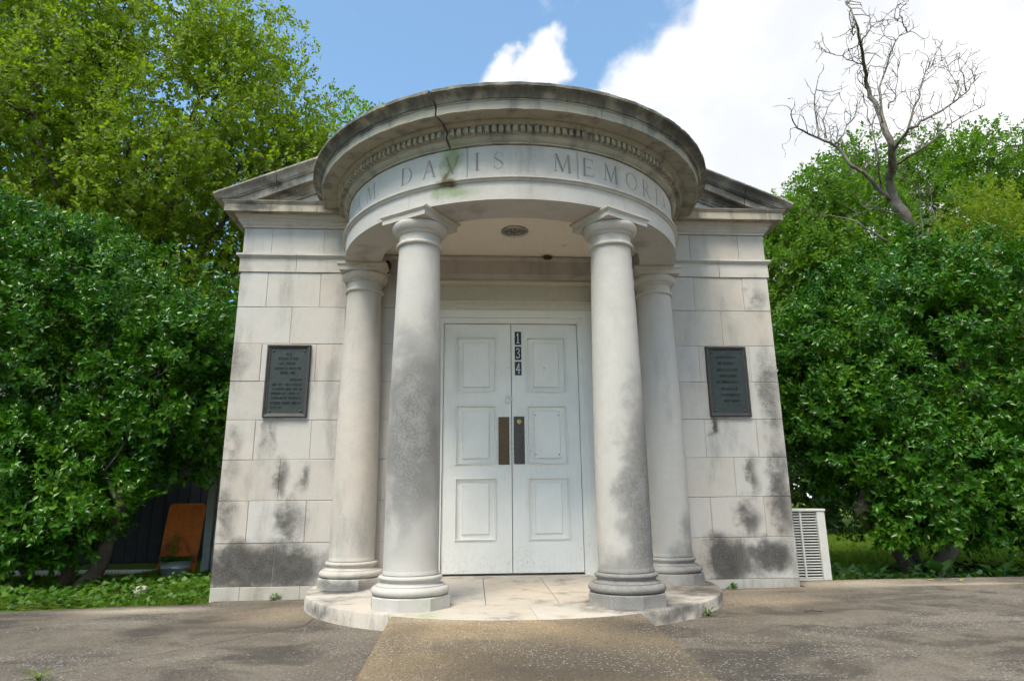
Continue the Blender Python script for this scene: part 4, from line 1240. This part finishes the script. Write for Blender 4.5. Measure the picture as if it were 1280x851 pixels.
def sprigs(rs, tips, out, K, twig, Lf, Wf, up=.45, jit=.5, detailed=True, a_lo=35, a_hi=80):
    """leaves set round short twigs"""
    n = len(tips)
    ax = unit(out + np.array([0, 0, up]) + rs.normal(size=(n, 3)) * jit)
    h = unit(np.cross(ax, rs.normal(size=(n, 3)))); g = np.cross(ax, h)
    k = np.arange(K); t = (k + .5) / K
    ang = k * 2.399 + rs.uniform(0, 6.28, (n, 1)) + rs.normal(size=(n, K)) * .25
    al = np.radians(a_hi + (a_lo - a_hi) * t)[None] + rs.normal(size=(n, K)) * .15
    rad = h[:, None] * np.cos(ang)[..., None] + g[:, None] * np.sin(ang)[..., None]
    D = ax[:, None] * np.cos(al)[..., None] + rad * np.sin(al)[..., None]
    Nn = ax[:, None] * np.sin(al)[..., None] - rad * np.cos(al)[..., None] + rs.normal(size=(n, K, 3)) * .22
    P = tips[:, None] + ax[:, None] * ((t - .6) * twig)[None, :, None]
    L = Lf * rs.uniform(.65, 1.15, (n, K)); Wd = L * Wf * rs.uniform(.85, 1.15, (n, K))
    D[..., 2] -= .12
    a = (P.reshape(-1, 3), D.reshape(-1, 3), Nn.reshape(-1, 3), L.ravel(), Wd.ravel())
    return leaf_geo(*a) if detailed else quad_geo(*a)
def limbs(rs, base, lobes, tips, r0, nlimb, ntwig, trunk_h, sides=7, forks=None):
    """trunk forks and limbs that reach into the crown"""
    mb = MB(); base = np.array(base, float)
    def curve(a, b, ra, rb, n=6, wob=.12):
        pts = []; rad = []
        L = np.linalg.norm(b - a); w = rs.normal(size=(2, 3)) * wob * L
        for i in range(n + 1):
            t = i / n
            pts.append(tuple(a + (b - a) * t + w[0] * math.sin(math.pi * t) + w[1] * .5 * math.sin(2 * math.pi * t))); rad.append(ra + (rb - ra) * t ** .8)
        mb.tube(pts, rad, sides)
        return pts
    nodes = []
    forks = forks or [(0, 0, 1.0)]
    for fx, fy, fr_ in forks:
        a = base + np.array([fx * .4, fy * .4, -.1]); b = base + np.array([fx * 2.2, fy * 2.2, trunk_h])
        p = curve(a, b, r0 * fr_ * 1.25, r0 * fr_ * .70, 7, .10)
        nodes.append((np.array(p[-1]), r0 * fr_ * .72)); nodes.append((np.array(p[4]), r0 * fr_ * .5))
    ends = []
    for i in range(nlimb):
        s, rr = nodes[i % len(nodes)]
        c, r = lobes[i % len(lobes)]
        b = np.array(c) + unit(rs.normal(size=3)) * np.array(r) * .35
        p = curve(s, b, rr * (.95 if i < len(nodes) else .6), rr * .16, 7, .05)
        for q in p[3:]: ends.append((np.array(q), rr * .22))
    E = np.array([e[0] for e in ends])
    sel = rs.choice(len(tips), min(ntwig, len(tips)), replace=False)
    for k in sel:
        t = tips[k]; j = np.argmin(((E - t) ** 2).sum(1))
        curve(E[j], t, ends[j][1] * .7, ends[j][1] * .12 + .002, 4, .10)
    return mb
def tree(name, label, base, lobes, ntip, K, twig, Lf, Wf, mat, bark='bark', r0=.2, nlimb=14, ntwig=60, trunk_h=1.5, seed=1, shell=.62, up=.45, detailed=True, jit=.5, forks=None, cat='tree', group=None, cut=None, sides=7, clump=1, spread=.14):
    rs = np.random.default_rng(seed)
    root = empty(name, base, label, cat, group)
    tips, out = crown_tips(rs, lobes, ntip, shell, clump, spread)
    if cut is not None:
        k = cut(tips); tips, out = tips[k], out[k]
    limbs(rs, base, lobes, tips, r0, nlimb, ntwig, trunk_h, sides, forks).build('trunk', M[bark], root)
    V, F = sprigs(rs, tips, out, K, twig, Lf, Wf, up, jit, detailed)
    c = tri_mesh('crown', V, F, M[mat], root)
    c['kind'] = 'stuff'
    return root, tips

# --- the two big hollies beside the building
def keep_left(p):
    return ~((p[:, 0] > -2.85) & (p[:, 1] < 5.2)) & ~((p[:, 0] > -3.85) & (p[:, 2] < .72) & (p[:, 1] < 3.6)) & (p[:, 2] > .06 + .08 * np.sin(p[:, 0] * 7)) & ~((p[:, 0] > -4.7) & (p[:, 1] > 2.25))
hl, _ = tree('holly_tree', 'large dark glossy holly filling the left side beside the building', (-4.45, 1.05, -.12),
     [((-4.9, 2.05, 2.15), (1.75, 1.35, 1.75)), ((-6.5, 2.2, 2.55), (1.7, 1.6, 1.85)), ((-3.62, 1.70, 1.85), (.85, .85, 1.05)), ((-4.75, 1.25, .95), (1.15, .85, .85)), ((-6.1, 1.3, 1.0), (1.3, .9, .95)), ((-4.9, .95, .55), (.8, .45, .45)), ((-4.25, 1.0, .62), (.6, .45, .5)), ((-5.7, .9, .5), (.8, .45, .45)), ((-4.35, .72, .55), (.55, .35, .5)), ((-5.1, .68, .5), (.7, .35, .5)), ((-6.0, .75, .5), (.7, .35, .5)), ((-3.55, 1.35, 2.1), (.7, .7, .9)), ((-3.3, 1.5, 2.25), (.42, .6, .55)),
      ((-5.3, 1.9, 3.3), (.85, .8, .95)), ((-4.3, 1.8, 2.55), (.7, .7, .75)), ((-6.3, 2.0, 4.0), (.6, .6, .55))],
     13500, 11, .18, .076, .50, 'holly', clump=7, spread=.10, r0=.075, nlimb=30, ntwig=240, trunk_h=.75, seed=21, shell=.44, forks=[(.25, .0, 1.0), (-.12, .05, .8), (-.62, .35, .7), (-.75, .2, .6)], cut=keep_left)
def keep_right(p):
    return ~((p[:, 0] < 3.00) & (p[:, 1] < 5.2)) & ~((p[:, 0] < 3.55) & (p[:, 2] < .70)) & (p[:, 2] > .10 + .08 * np.sin(p[:, 0] * 6))
hr, _ = tree('holly_tree', 'large dark glossy holly right of the building behind the air conditioner', (4.35, .95, -.12),
     [((4.95, 1.95, 2.15), (1.60, 1.30, 1.75)), ((3.95, 1.75, 1.80), (.88, .95, 1.15)), ((6.3, 2.0, 2.2), (1.5, 1.4, 1.8)), ((4.75, 1.10, .95), (1.2, .80, .82)), ((6.1, 1.2, 1.1), (1.1, .85, .95)), ((4.6, .85, .60), (.85, .40, .42)), ((5.6, .9, .5), (.8, .45, .45)), ((4.25, .85, .5), (.5, .35, .38)), ((5.0, .72, .55), (.75, .32, .42)), ((6.0, .8, .5), (.8, .4, .45)), ((3.75, 1.35, 1.5), (.6, .6, .8)), ((5.2, 1.9, 3.25), (.85, .8, .65)), ((6.1, 1.9, 3.5), (.8, .8, .65)), ((4.3, 1.9, 2.7), (.65, .7, .7))],
     13000, 11, .18, .076, .50, 'holly', clump=7, spread=.10, r0=.085, nlimb=30, ntwig=240, trunk_h=.7, seed=33, shell=.44, forks=[(.22, .0, 1.0), (-.22, .1, .85), (.05, .25, .8)], cut=keep_right)

# --- trees behind
tree('broadleaf_tree', 'tall yellowish green broadleaf tree rising behind the left holly', (-9.0, 10.5, -.12),
     [((-9.2, 10.5, 11.2), (4.6, 3.2, 4.6)), ((-5.9, 10.2, 9.4), (1.9, 1.9, 2.2)), ((-13.0, 11, 9.5), (3.8, 3.2, 5.2)), ((-6.3, 10.6, 6.0), (2.4, 2.2, 2.8)), ((-10.0, 9.8, 5.5), (3.6, 2.6, 3.2)), ((-7.3, 10.2, 13.0), (1.6, 1.6, 1.5)), ((-12, 10, 14.5), (2.5, 2.5, 2.2)), ((-4.9, 10.4, 10.0), (1.0, 1.1, 1.2)), ((-8.2, 9.0, 8.6), (2.0, 1.6, 1.8)), ((-11.5, 8.6, 10.5), (2.0, 1.6, 1.8))],
     15500, 12, .46, .125, .64, 'oak', clump=5, spread=.30, r0=.30, nlimb=36, ntwig=320, trunk_h=4.5, seed=5, shell=.35, up=.25, detailed=False, jit=.8, sides=6)
tree('background_tree', 'darker tree top peeping over the left end of the portico cornice', (-4.5, 18, -.12),
     [((-4.6, 18, 14.2), (2.2, 2.0, 2.2)), ((-3.3, 18, 15.6), (.9, .9, .7)), ((-6.5, 18.5, 10), (3.4, 2.5, 5))], 1500, 9, .6, .20, .6, 'green', r0=.25, nlimb=8, ntwig=40, trunk_h=6, seed=6, detailed=False, sides=5, jit=.8)
tree('background_tree', 'tall dark tree far behind the left holly, against the frame edge', (-17, 15, -.12),
     [((-17, 15, 8), (5, 3.5, 7)), ((-12, 15, 6), (4.5, 3.2, 5)), ((-7.5, 15, 4.5), (4, 3, 4.2))], 2600, 9, .7, .24, .6, 'green', r0=.3, nlimb=10, ntwig=40, trunk_h=4, seed=7, detailed=False, sides=5, jit=.8)
tree('background_tree', 'bright green bushy tree close behind the right end of the pediment', (9.6, 12.5, -.12),
     [((9.9, 12.5, 6.6), (2.4, 2.2, 3.0)), ((8.6, 12.3, 4.8), (2.3, 2.0, 3.4)), ((11.6, 12.8, 8.6), (1.9, 1.8, 2.4)), ((9.3, 12.0, 8.6), (.9, .9, 1.2)), ((10.6, 12.2, 9.8), (1.0, 1.0, 1.2)), ((7.4, 12.6, 6.4), (1.1, 1.1, 1.5))],
     7000, 12, .45, .14, .55, 'green', clump=5, spread=.26, r0=.22, nlimb=16, ntwig=120, trunk_h=3.0, seed=8, shell=.45, detailed=False, sides=6, jit=.7)
tree('background_tree', 'tall green tree right of the bare dead tree', (14.6, 14.5, -.12),
     [((14.6, 14.5, 9.6), (2.8, 2.5, 3.4)), ((17.5, 14.8, 9.2), (2.6, 2.4, 4.2)), ((13.2, 14, 11.6), (1.5, 1.4, 1.6)), ((16.2, 14.4, 12.4), (1.6, 1.5, 1.3)), ((18.6, 14.6, 12.2), (2.0, 1.8, 1.9)), ((21.0, 15, 12.0), (2.2, 2.0, 2.4)), ((20.5, 15, 8), (3, 2.5, 5.2)), ((15, 14, 5), (4, 2.5, 4))],
     9500, 12, .5, .155, .55, 'green', clump=5, spread=.30, r0=.28, nlimb=16, ntwig=120, trunk_h=4.0, seed=9, shell=.45, detailed=False, sides=6, jit=.7)
tree('broadleaf_tree', 'yellow-green tree at the right edge above the holly', (12.6, 8.4, -.12),
     [((12.3, 8.4, 6.3), (1.6, 1.5, 1.9)), ((13.4, 8.6, 5.2), (2.2, 1.9, 2.8)), ((11.0, 8.2, 5.0), (1.2, 1.1, 1.6)), ((12.0, 8.0, 4.0), (2.0, 1.5, 2.2)), ((13.2, 8.4, 7.4), (1.0, 1.0, 1.0))],
     4200, 11, .40, .105, .55, 'yellowgreen', clump=4, spread=.2, r0=.26, nlimb=14, ntwig=140, trunk_h=2.0, seed=10, shell=.4, detailed=False, sides=7, jit=.8)
tree('background_tree', 'dark wooded edge tree at the far side of the lawn', (7.0, 9.6, -.12),
     [((6.4, 9.6, 2.2), (1.9, 1.5, 2.5)), ((8.7, 9.8, 2.0), (1.9, 1.5, 2.3)), ((11.2, 10.2, 2.0), (2.2, 1.6, 2.4)), ((5.0, 9.8, 3.6), (1.6, 1.4, 2.2))], 3000, 9, .4, .15, .55, 'dark_leaf', r0=.2, nlimb=8, ntwig=40, trunk_h=.8, seed=12, shell=.35, detailed=False, sides=5)
tree('background_tree', 'dark tree closing the lawn at the far right', (17, 12, -.12),
     [((15, 11.5, 2.2), (3, 1.6, 2.6)), ((20, 13, 3), (4, 2, 3.4)), ((25, 14, 4), (4, 2, 4.4))], 2200, 9, .5, .20, .55, 'dark_leaf', r0=.3, nlimb=8, ntwig=30, trunk_h=1.0, seed=13, shell=.35, detailed=False, sides=5)
tree('azalea_bush', 'low bright green bush behind the air conditioner', (3.42, 2.2, -.12),
     [((3.40, 2.2, .50), (.42, .45, .42)), ((3.15, 2.4, .62), (.30, .35, .35))], 420, 10, .12, .055, .45, 'yellowgreen', r0=.03, nlimb=6, ntwig=30, trunk_h=.2, seed=14, shell=.4, cat='bush', sides=5)

# --- the bare dead tree
DEAD = [
[(9.79, 7.42, 6.38), (9.48, 7.26, 6.99), (9.44, 7.46, 7.48), (9.35, 7.27, 8.01), (8.97, 6.61, 8.18), (8.85, 6.57, 8.85), (9.47, 7.69, 10.35), (9.34, 7.61, 10.91), (8.62, 6.57, 10.79), (8.05, 5.84, 10.91), (8.18, 6.27, 11.82)],
[(8.87, 6.59, 8.9), (9.45, 7.39, 10.15), (9.86, 7.4, 11.22), (10.06, 7.3, 11.68), (10.83, 7.63, 12.34)],
[(10.56, 7.52, 12.11), (10.23, 7.19, 12.22), (10.03, 7.0, 12.46)],
[(9.34, 7.45, 7.43), (8.79, 7.34, 7.96), (8.34, 7.16, 8.17), (8.13, 7.32, 8.73), (7.59, 7.24, 8.92), (7.0, 6.94, 9.03), (6.76, 6.66, 9.25)],
[(8.17, 7.36, 8.8), (8.99, 7.89, 9.78), (9.36, 7.97, 10.37)],
[(7.75, 7.33, 8.96), (7.89, 7.56, 9.96), (7.76, 7.02, 10.34)],
[(8.01, 7.44, 9.01), (8.36, 7.93, 9.96), (8.94, 8.0, 10.73)],
[(9.27, 7.04, 8.08), (9.6, 6.39, 8.22), (10.54, 6.7, 8.98), (12.37, 7.68, 10.18)],
[(8.96, 6.54, 8.18), (8.82, 5.77, 8.23), (9.37, 5.8, 8.56), (10.47, 6.43, 9.36), (11.22, 6.78, 9.95), (11.42, 6.72, 10.33)],
[(10.47, 6.43, 9.36), (10.69, 6.53, 9.92), (11.22, 7.48, 11.38)],
[(11.09, 6.72, 9.87), (11.09, 6.72, 10.32), (11.47, 7.21, 11.22)],
[(8.85, 5.97, 8.18), (9.38, 6.04, 9.22), (10.48, 7.07, 10.64), (11.08, 7.3, 11.1)],
[(9.07, 7.26, 10.91), (8.38, 6.75, 10.67), (7.63, 6.38, 10.52)],
[(8.43, 6.3, 10.74), (8.75, 6.21, 11.17), (10.06, 7.08, 12.12)],
[(9.92, 7.44, 6.43), (9.89, 7.24, 7.3), (9.43, 6.49, 8.12)],
[(8.6, 6.68, 6.05), (7.94, 6.74, 6.54), (7.47, 7.21, 6.93)],
[(9.37, 7.25, 6.98), (8.52, 7.22, 7.14)],
[(9.19, 7.49, 7.76), (8.78, 6.86, 8.4), (9.28, 7.67, 9.99), (9.39, 8.01, 10.67)],
[(9.08, 6.65, 9.31), (9.54, 6.91, 9.99), (10.11, 7.46, 11.05)],
[(10.03, 7.42, 6.46), (9.98, 6.96, 6.86), (10.1, 7.12, 7.48)],
]
dead_root = empty('dead_tree', (9.75, 7.6, -.12), 'bare dead tree with twisting grey branches against the white cloud', 'tree')
rs = np.random.default_rng(4)
tk = MB(); br = MB()
def smooth_path(pts, sub=4, wob=.03):
    P = [np.array(p, float) for p in pts]; out = []
    for i in range(len(P) - 1):
        p0 = P[max(i - 1, 0)]; p1 = P[i]; p2 = P[i + 1]; p3 = P[min(i + 2, len(P) - 1)]
        for k in range(sub):
            t = k / sub
            q = .5 * ((2 * p1) + (-p0 + p2) * t + (2 * p0 - 5 * p1 + 4 * p2 - p3) * t * t + (-p0 + 3 * p1 - 3 * p2 + p3) * t ** 3)
            out.append(q + rs.normal(size=3) * wob * (0 if (i == 0 and k == 0) else 1))
    out.append(P[-1]); return out
first = DEAD[0]
f0 = np.array(first[0])
lower = [(9.95, 7.55, -.2), (9.85, 7.5, 2.2), (9.72, 7.45, 4.4)]
tp = smooth_path(lower + first, 4, .02)
nT = len(tp)
tr = [.16 - .04 * i / 12 if i < 12 else .115 * (1 - (i - 12) / (nT - 11)) ** 1.1 + .009 for i in range(nT)]
tk.tube([tuple(p) for p in tp], tr, 9)
tk.build('trunk', M['bark_pale'], dead_root)
twig_src = [tuple(p) for p in tp[22:]]
for i, b in enumerate(DEAD[1:]):
    p = smooth_path(b, 4, .018)
    r0 = .60 * [.055, .03, .085, .035, .035, .035, .06, .065, .03, .03, .045, .03, .032, .04, .045, .028, .04, .03, .035][i % 19]
    br = MB().tube([tuple(q) for q in p], [r0 * (1 - .82 * k / (len(p) - 1)) for k in range(len(p))], 6)
    # crooked twigs
    for q in p[2:]:
        for _ in range(2):
            if rs.random() < .70:
                d = unit(rs.normal(size=3) + np.array([0, 0, .95])); d[1] *= .7
                a = np.array(q); pts = [tuple(a)]; n = rs.integers(4, 8); step = rs.uniform(.06, .115)
                for k in range(n):
                    d = unit(d + rs.normal(size=3) * .27 + np.array([0, 0, .10])); a = a + d * step; pts.append(tuple(a))
                    if k > 1 and rs.random() < .4:
                        d2 = unit(d + rs.normal(size=3) * .8); e = a.copy(); pp = [tuple(e)]
                        for _k in range(4):
                            d2 = unit(d2 + rs.normal(size=3) * .4); e = e + d2 * step * .8; pp.append(tuple(e))
                        br.tube(pp, [.007, .006, .005, .004, .003], 4)
                br.tube(pts, list(np.linspace(.010, .0035, n + 1)), 4)
    br.build('branch', M['bark_pale'], dead_root)
for seg in (tp[24:],):
    br = MB()
    for q in seg:
        for _ in range(2):
            d = unit(rs.normal(size=3) + np.array([0, 0, .5])); a = np.array(q); pts = [tuple(a)]
            for k in range(6):
                d = unit(d + rs.normal(size=3) * .45); a = a + d * .11; pts.append(tuple(a))
            br.tube(pts, list(np.linspace(.014, .004, 7)), 4)
    br.build('twigs', M['bark_pale'], dead_root)

# ================================================================== GROUND COVER
def scatter_leaves(name, n, xr, yr, zr, size, mat, seed, edge=None, flat=.6, wide=.9):
    rs = np.random.default_rng(seed)
    P = np.stack([rs.uniform(*xr, n), rs.uniform(*yr, n), rs.uniform(*zr, n)], 1)
    if edge is not None: P = P[edge(P)]
    n = len(P)
    # height follows clumps
    cl = .5 + .5 * np.sin(P[:, 0] * 5.1 + 1.3 * np.sin(P[:, 1] * 4)) * np.sin(P[:, 1] * 6.3 + P[:, 0] * 2)
    P[:, 2] = -.12 + (P[:, 2] + .12) * (.35 + .65 * cl)
    a = rs.uniform(0, 6.283, n)
    D = np.stack([np.cos(a), np.sin(a), rs.uniform(-.2, .4, n)], 1)
    N = unit(np.stack([rs.normal(size=n) * flat, rs.normal(size=n) * flat - .25, np.ones(n)], 1))
    L = size * rs.uniform(.6, 1.2, n)
    V, F = leaf_geo(P, D, N, L, L * wide, .05, .12)
    o = tri_mesh(name, V, F, M[mat]); tag(o, kind='stuff'); return o
def left_edge(P):
    e = np.interp(P[:, 0], [-8, -5, -4, -3.2, -2.5], [-.7, -.38, -.28, -.16, -.10])
    tubm = (P[:, 0] - TUBP[0]) ** 2 + (P[:, 1] - TUBP[1]) ** 2 > .27 ** 2
    return (P[:, 1] > e + .05 * np.sin(P[:, 0] * 9)) & tubm & ~((P[:, 0] > -2.57))
tag(scatter_leaves('ground_ivy', 6500, (-8.0, -2.56), (-.7, 1.35), (-.12, .03), .055, 'ivy', 41, left_edge), 'low round-leaved ground ivy along the left edge of the paving', 'ground cover')
def right_edge(P):
    e = np.interp(P[:, 0], [2.6, 3.3, 4.7, 12], [.42, .44, .40, .38])
    return (P[:, 1] > e + .04 * np.sin(P[:, 0] * 8)) & ~((P[:, 0] < 3.10) & (P[:, 1] < 1.05))
def right_bed(P):
    d = ((P[:, 0] - 4.6) / 1.5) ** 2 + ((P[:, 1] - .9) / .62) ** 2
    return right_edge(P) & ((d < 1) | (P[:, 1] < .62)) 
tag(scatter_leaves('ground_ivy', 4200, (3.1, 8.5), (.38, 1.7), (-.12, .04), .06, 'dark_leaf', 42, right_bed), 'dark low leaves under the right holly along the paving', 'ground cover')
def grass(name, label, n, xr, yr, h, seed, mask=None):
    rs = np.random.default_rng(seed)
    P = np.stack([rs.uniform(*xr, n), rs.uniform(*yr, n), np.full(n, -.126)], 1)
    if mask is not None: P = P[mask(P)]
    n = len(P); a = rs.uniform(0, 6.283, n)
    side = np.stack([np.cos(a), np.sin(a), np.zeros(n)], 1) * (.004 + .0009 * np.maximum(P[:, 1:2] - 1, 0))
    lean = np.stack([rs.normal(size=n) * .4, rs.normal(size=n) * .4, np.ones(n)], 1) * (h * rs.uniform(.5, 1.2, n))[:, None]
    V = np.stack([P - side, P + side, P + lean], 1).reshape(-1, 3)
    F = np.arange(3 * n).reshape(-1, 3)
    o = tri_mesh(name, V, F, M['grass']); tag(o, label, 'grass', kind='stuff')
grass('grass', 'sunlit lawn grass beyond the right holly', 60000, (2.9, 12.5), (.4, 8.5), .055, 51, lambda P: right_edge(P) & (P[:, 0] < 3.1 + P[:, 1] * 1.25 + 1.6))
grass('grass', 'short grass by the washtub and the left building corner', 26000, (-6.5, -2.57), (-.3, 4.0), .05, 52, lambda P: left_edge(P) & ((P[:, 1] > 1.0) | (P[:, 0] > -3.5)) & ~((P[:, 0] < -4.3) & (P[:, 1] > 2.4)))

# --- herbs in the tub
rs = np.random.default_rng(61)
n = 420; a = rs.uniform(0, 6.283, n); r = np.sqrt(rs.random(n)) * .165
P = np.stack([TUBP[0] + r * np.cos(a), TUBP[1] + r * np.sin(a), TZ + .145 + rs.random(n) * .05], 1)
V, F = leaf_geo(P, unit(np.stack([np.cos(a), np.sin(a), rs.uniform(-.1, .9, n)], 1)), unit(np.stack([rs.normal(size=n) * .5, rs.normal(size=n) * .5 - .3, np.ones(n)], 1)), np.full(n, .035), np.full(n, .026))
P2 = []
for k in range(5):
    bx, by = TUBP[0] - .08 + rs.normal() * .03, TUBP[1] + rs.normal() * .04
    for q in range(9): P2.append((bx + rs.normal() * .03, by + rs.normal() * .03, TZ + .16 + .035 * q))
P2 = np.array(P2); nn = len(P2)
V2, F2 = leaf_geo(P2, unit(rs.normal(size=(nn, 3)) + [0, -.2, .3]), unit(rs.normal(size=(nn, 3)) * .5 + [0, -.4, 1]), np.full(nn, .07), np.full(nn, .022))
hb = tri_mesh('herbs', np.vstack([V, V2]), np.vstack([F, F2 + len(V)]), M['ivy'], TB); hb['kind'] = 'stuff'

# --- weeds sprouting along the stone, broad leaves under the right holly, fallen leaves
def weed(x, y, z, n, h, size, label, mat='ivy', name='weed', cat='weed', seed=0, wide=.55):
    rs = np.random.default_rng(seed); root = empty(name, (x, y, z), label, cat)
    a = rs.uniform(0, 6.283, n); e = rs.uniform(.2, 1.2, n)
    D = np.stack([np.cos(a) * np.cos(e), np.sin(a) * np.cos(e), np.sin(e)], 1)
    P = np.array([x, y, z]) + D * (h * rs.uniform(.2, .8, n))[:, None]
    N = unit(np.stack([-D[:, 0] * D[:, 2], -D[:, 1] * D[:, 2], 1 - D[:, 2] ** 2 + .1], 1))
    L = size * rs.uniform(.6, 1.1, n)
    V, F = leaf_geo(P, D + np.array([0, 0, -.25]), N, L, L * wide, .06, .2)
    tri_mesh('leaves', V, F, M[mat], root)['kind'] = 'stuff'
    mb = MB()
    for p in P: mb.tube([(x, y, z - .02), tuple((np.array([x, y, z]) + p) / 2 + np.array([0, 0, .006])), tuple(p)], [.0025, .002, .0012], 4)
    mb.build('stems', M[mat], root)
def at_disc(deg, off=.03):
    return XC + (RP + off) * math.sin(R(deg)), YC - (RP + off) * math.cos(R(deg))
wx, wy = at_disc(47); weed(wx, wy, gz(wx, wy), 16, .05, .045, 'small green weed at the foot of the right platform kerb', seed=1)
weed(1.93, -.03, gz(1.9, 0), 16, .05, .045, 'small weed at the base of the right wall beside the platform', seed=2)
weed(-2.0, -.035, gz(-2, 0), 14, .05, .040, 'small weed flat against the base of the left wall', seed=3)
weed(-2.36, -2.50, gz(-2.4, -2.5), 18, .05, .06, 'grassy weed growing in the paving joint at the lower left', seed=4, wide=.14, mat='grass')
for k, (x, y, hh, s_) in enumerate(((3.95, .62, .20, .17), (4.25, .55, .24, .19), (4.9, .58, .26, .20), (5.3, .62, .22, .18), (3.72, .75, .16, .14))):
    weed(x, y, -.12, 9, hh, s_, ['broad-leaved plant at the left foot of the right holly', 'broad-leaved plant in front of the right holly trunks', 'tall broad-leaved plant right of the right holly trunks', 'broad-leaved plant at the far right under the holly', 'small broad-leaved plant near the air conditioner'][k], 'dark_leaf', 'broadleaf_plant', 'plant', 70 + k, .75)
FL = [(3.92, .18, 'yellow fallen leaf on the paving, nearest the air conditioner'), (4.10, .06, 'yellow fallen leaf on the paving in front of the right holly'), (4.18, .16, 'yellow fallen leaf on the paving, beside another, near the holly'), (4.62, -.02, 'yellow fallen leaf on the paving, rightmost of the four')]
for k, (x, y, lab) in enumerate(FL):
    rs = np.random.default_rng(90 + k); a = rs.uniform(0, 6.28)
    V, F = leaf_geo(np.array([[x, y, gz(x, y) + .006]]), np.array([[math.cos(a), math.sin(a), .05]]), np.array([[.05, -.1, 1.0]]), np.array([.075]), np.array([.045]), .06, .02)
    tag(tri_mesh('fallen_leaf', V, F, M['leaf_yellow']), lab, 'leaf', 'fallen yellow leaves on the paving')

tw = MB().tube([(1.93, -1.28, gz(1.9, -1.3) + .006), (1.99, -1.27, gz(2, -1.3) + .011), (2.06, -1.285, gz(2, -1.3) + .006)], [.004, .005, .003], 6)
tag(tw.build('fallen_twig', M['bark']), 'short thin twig lying on the paving at the lower right', 'twig')
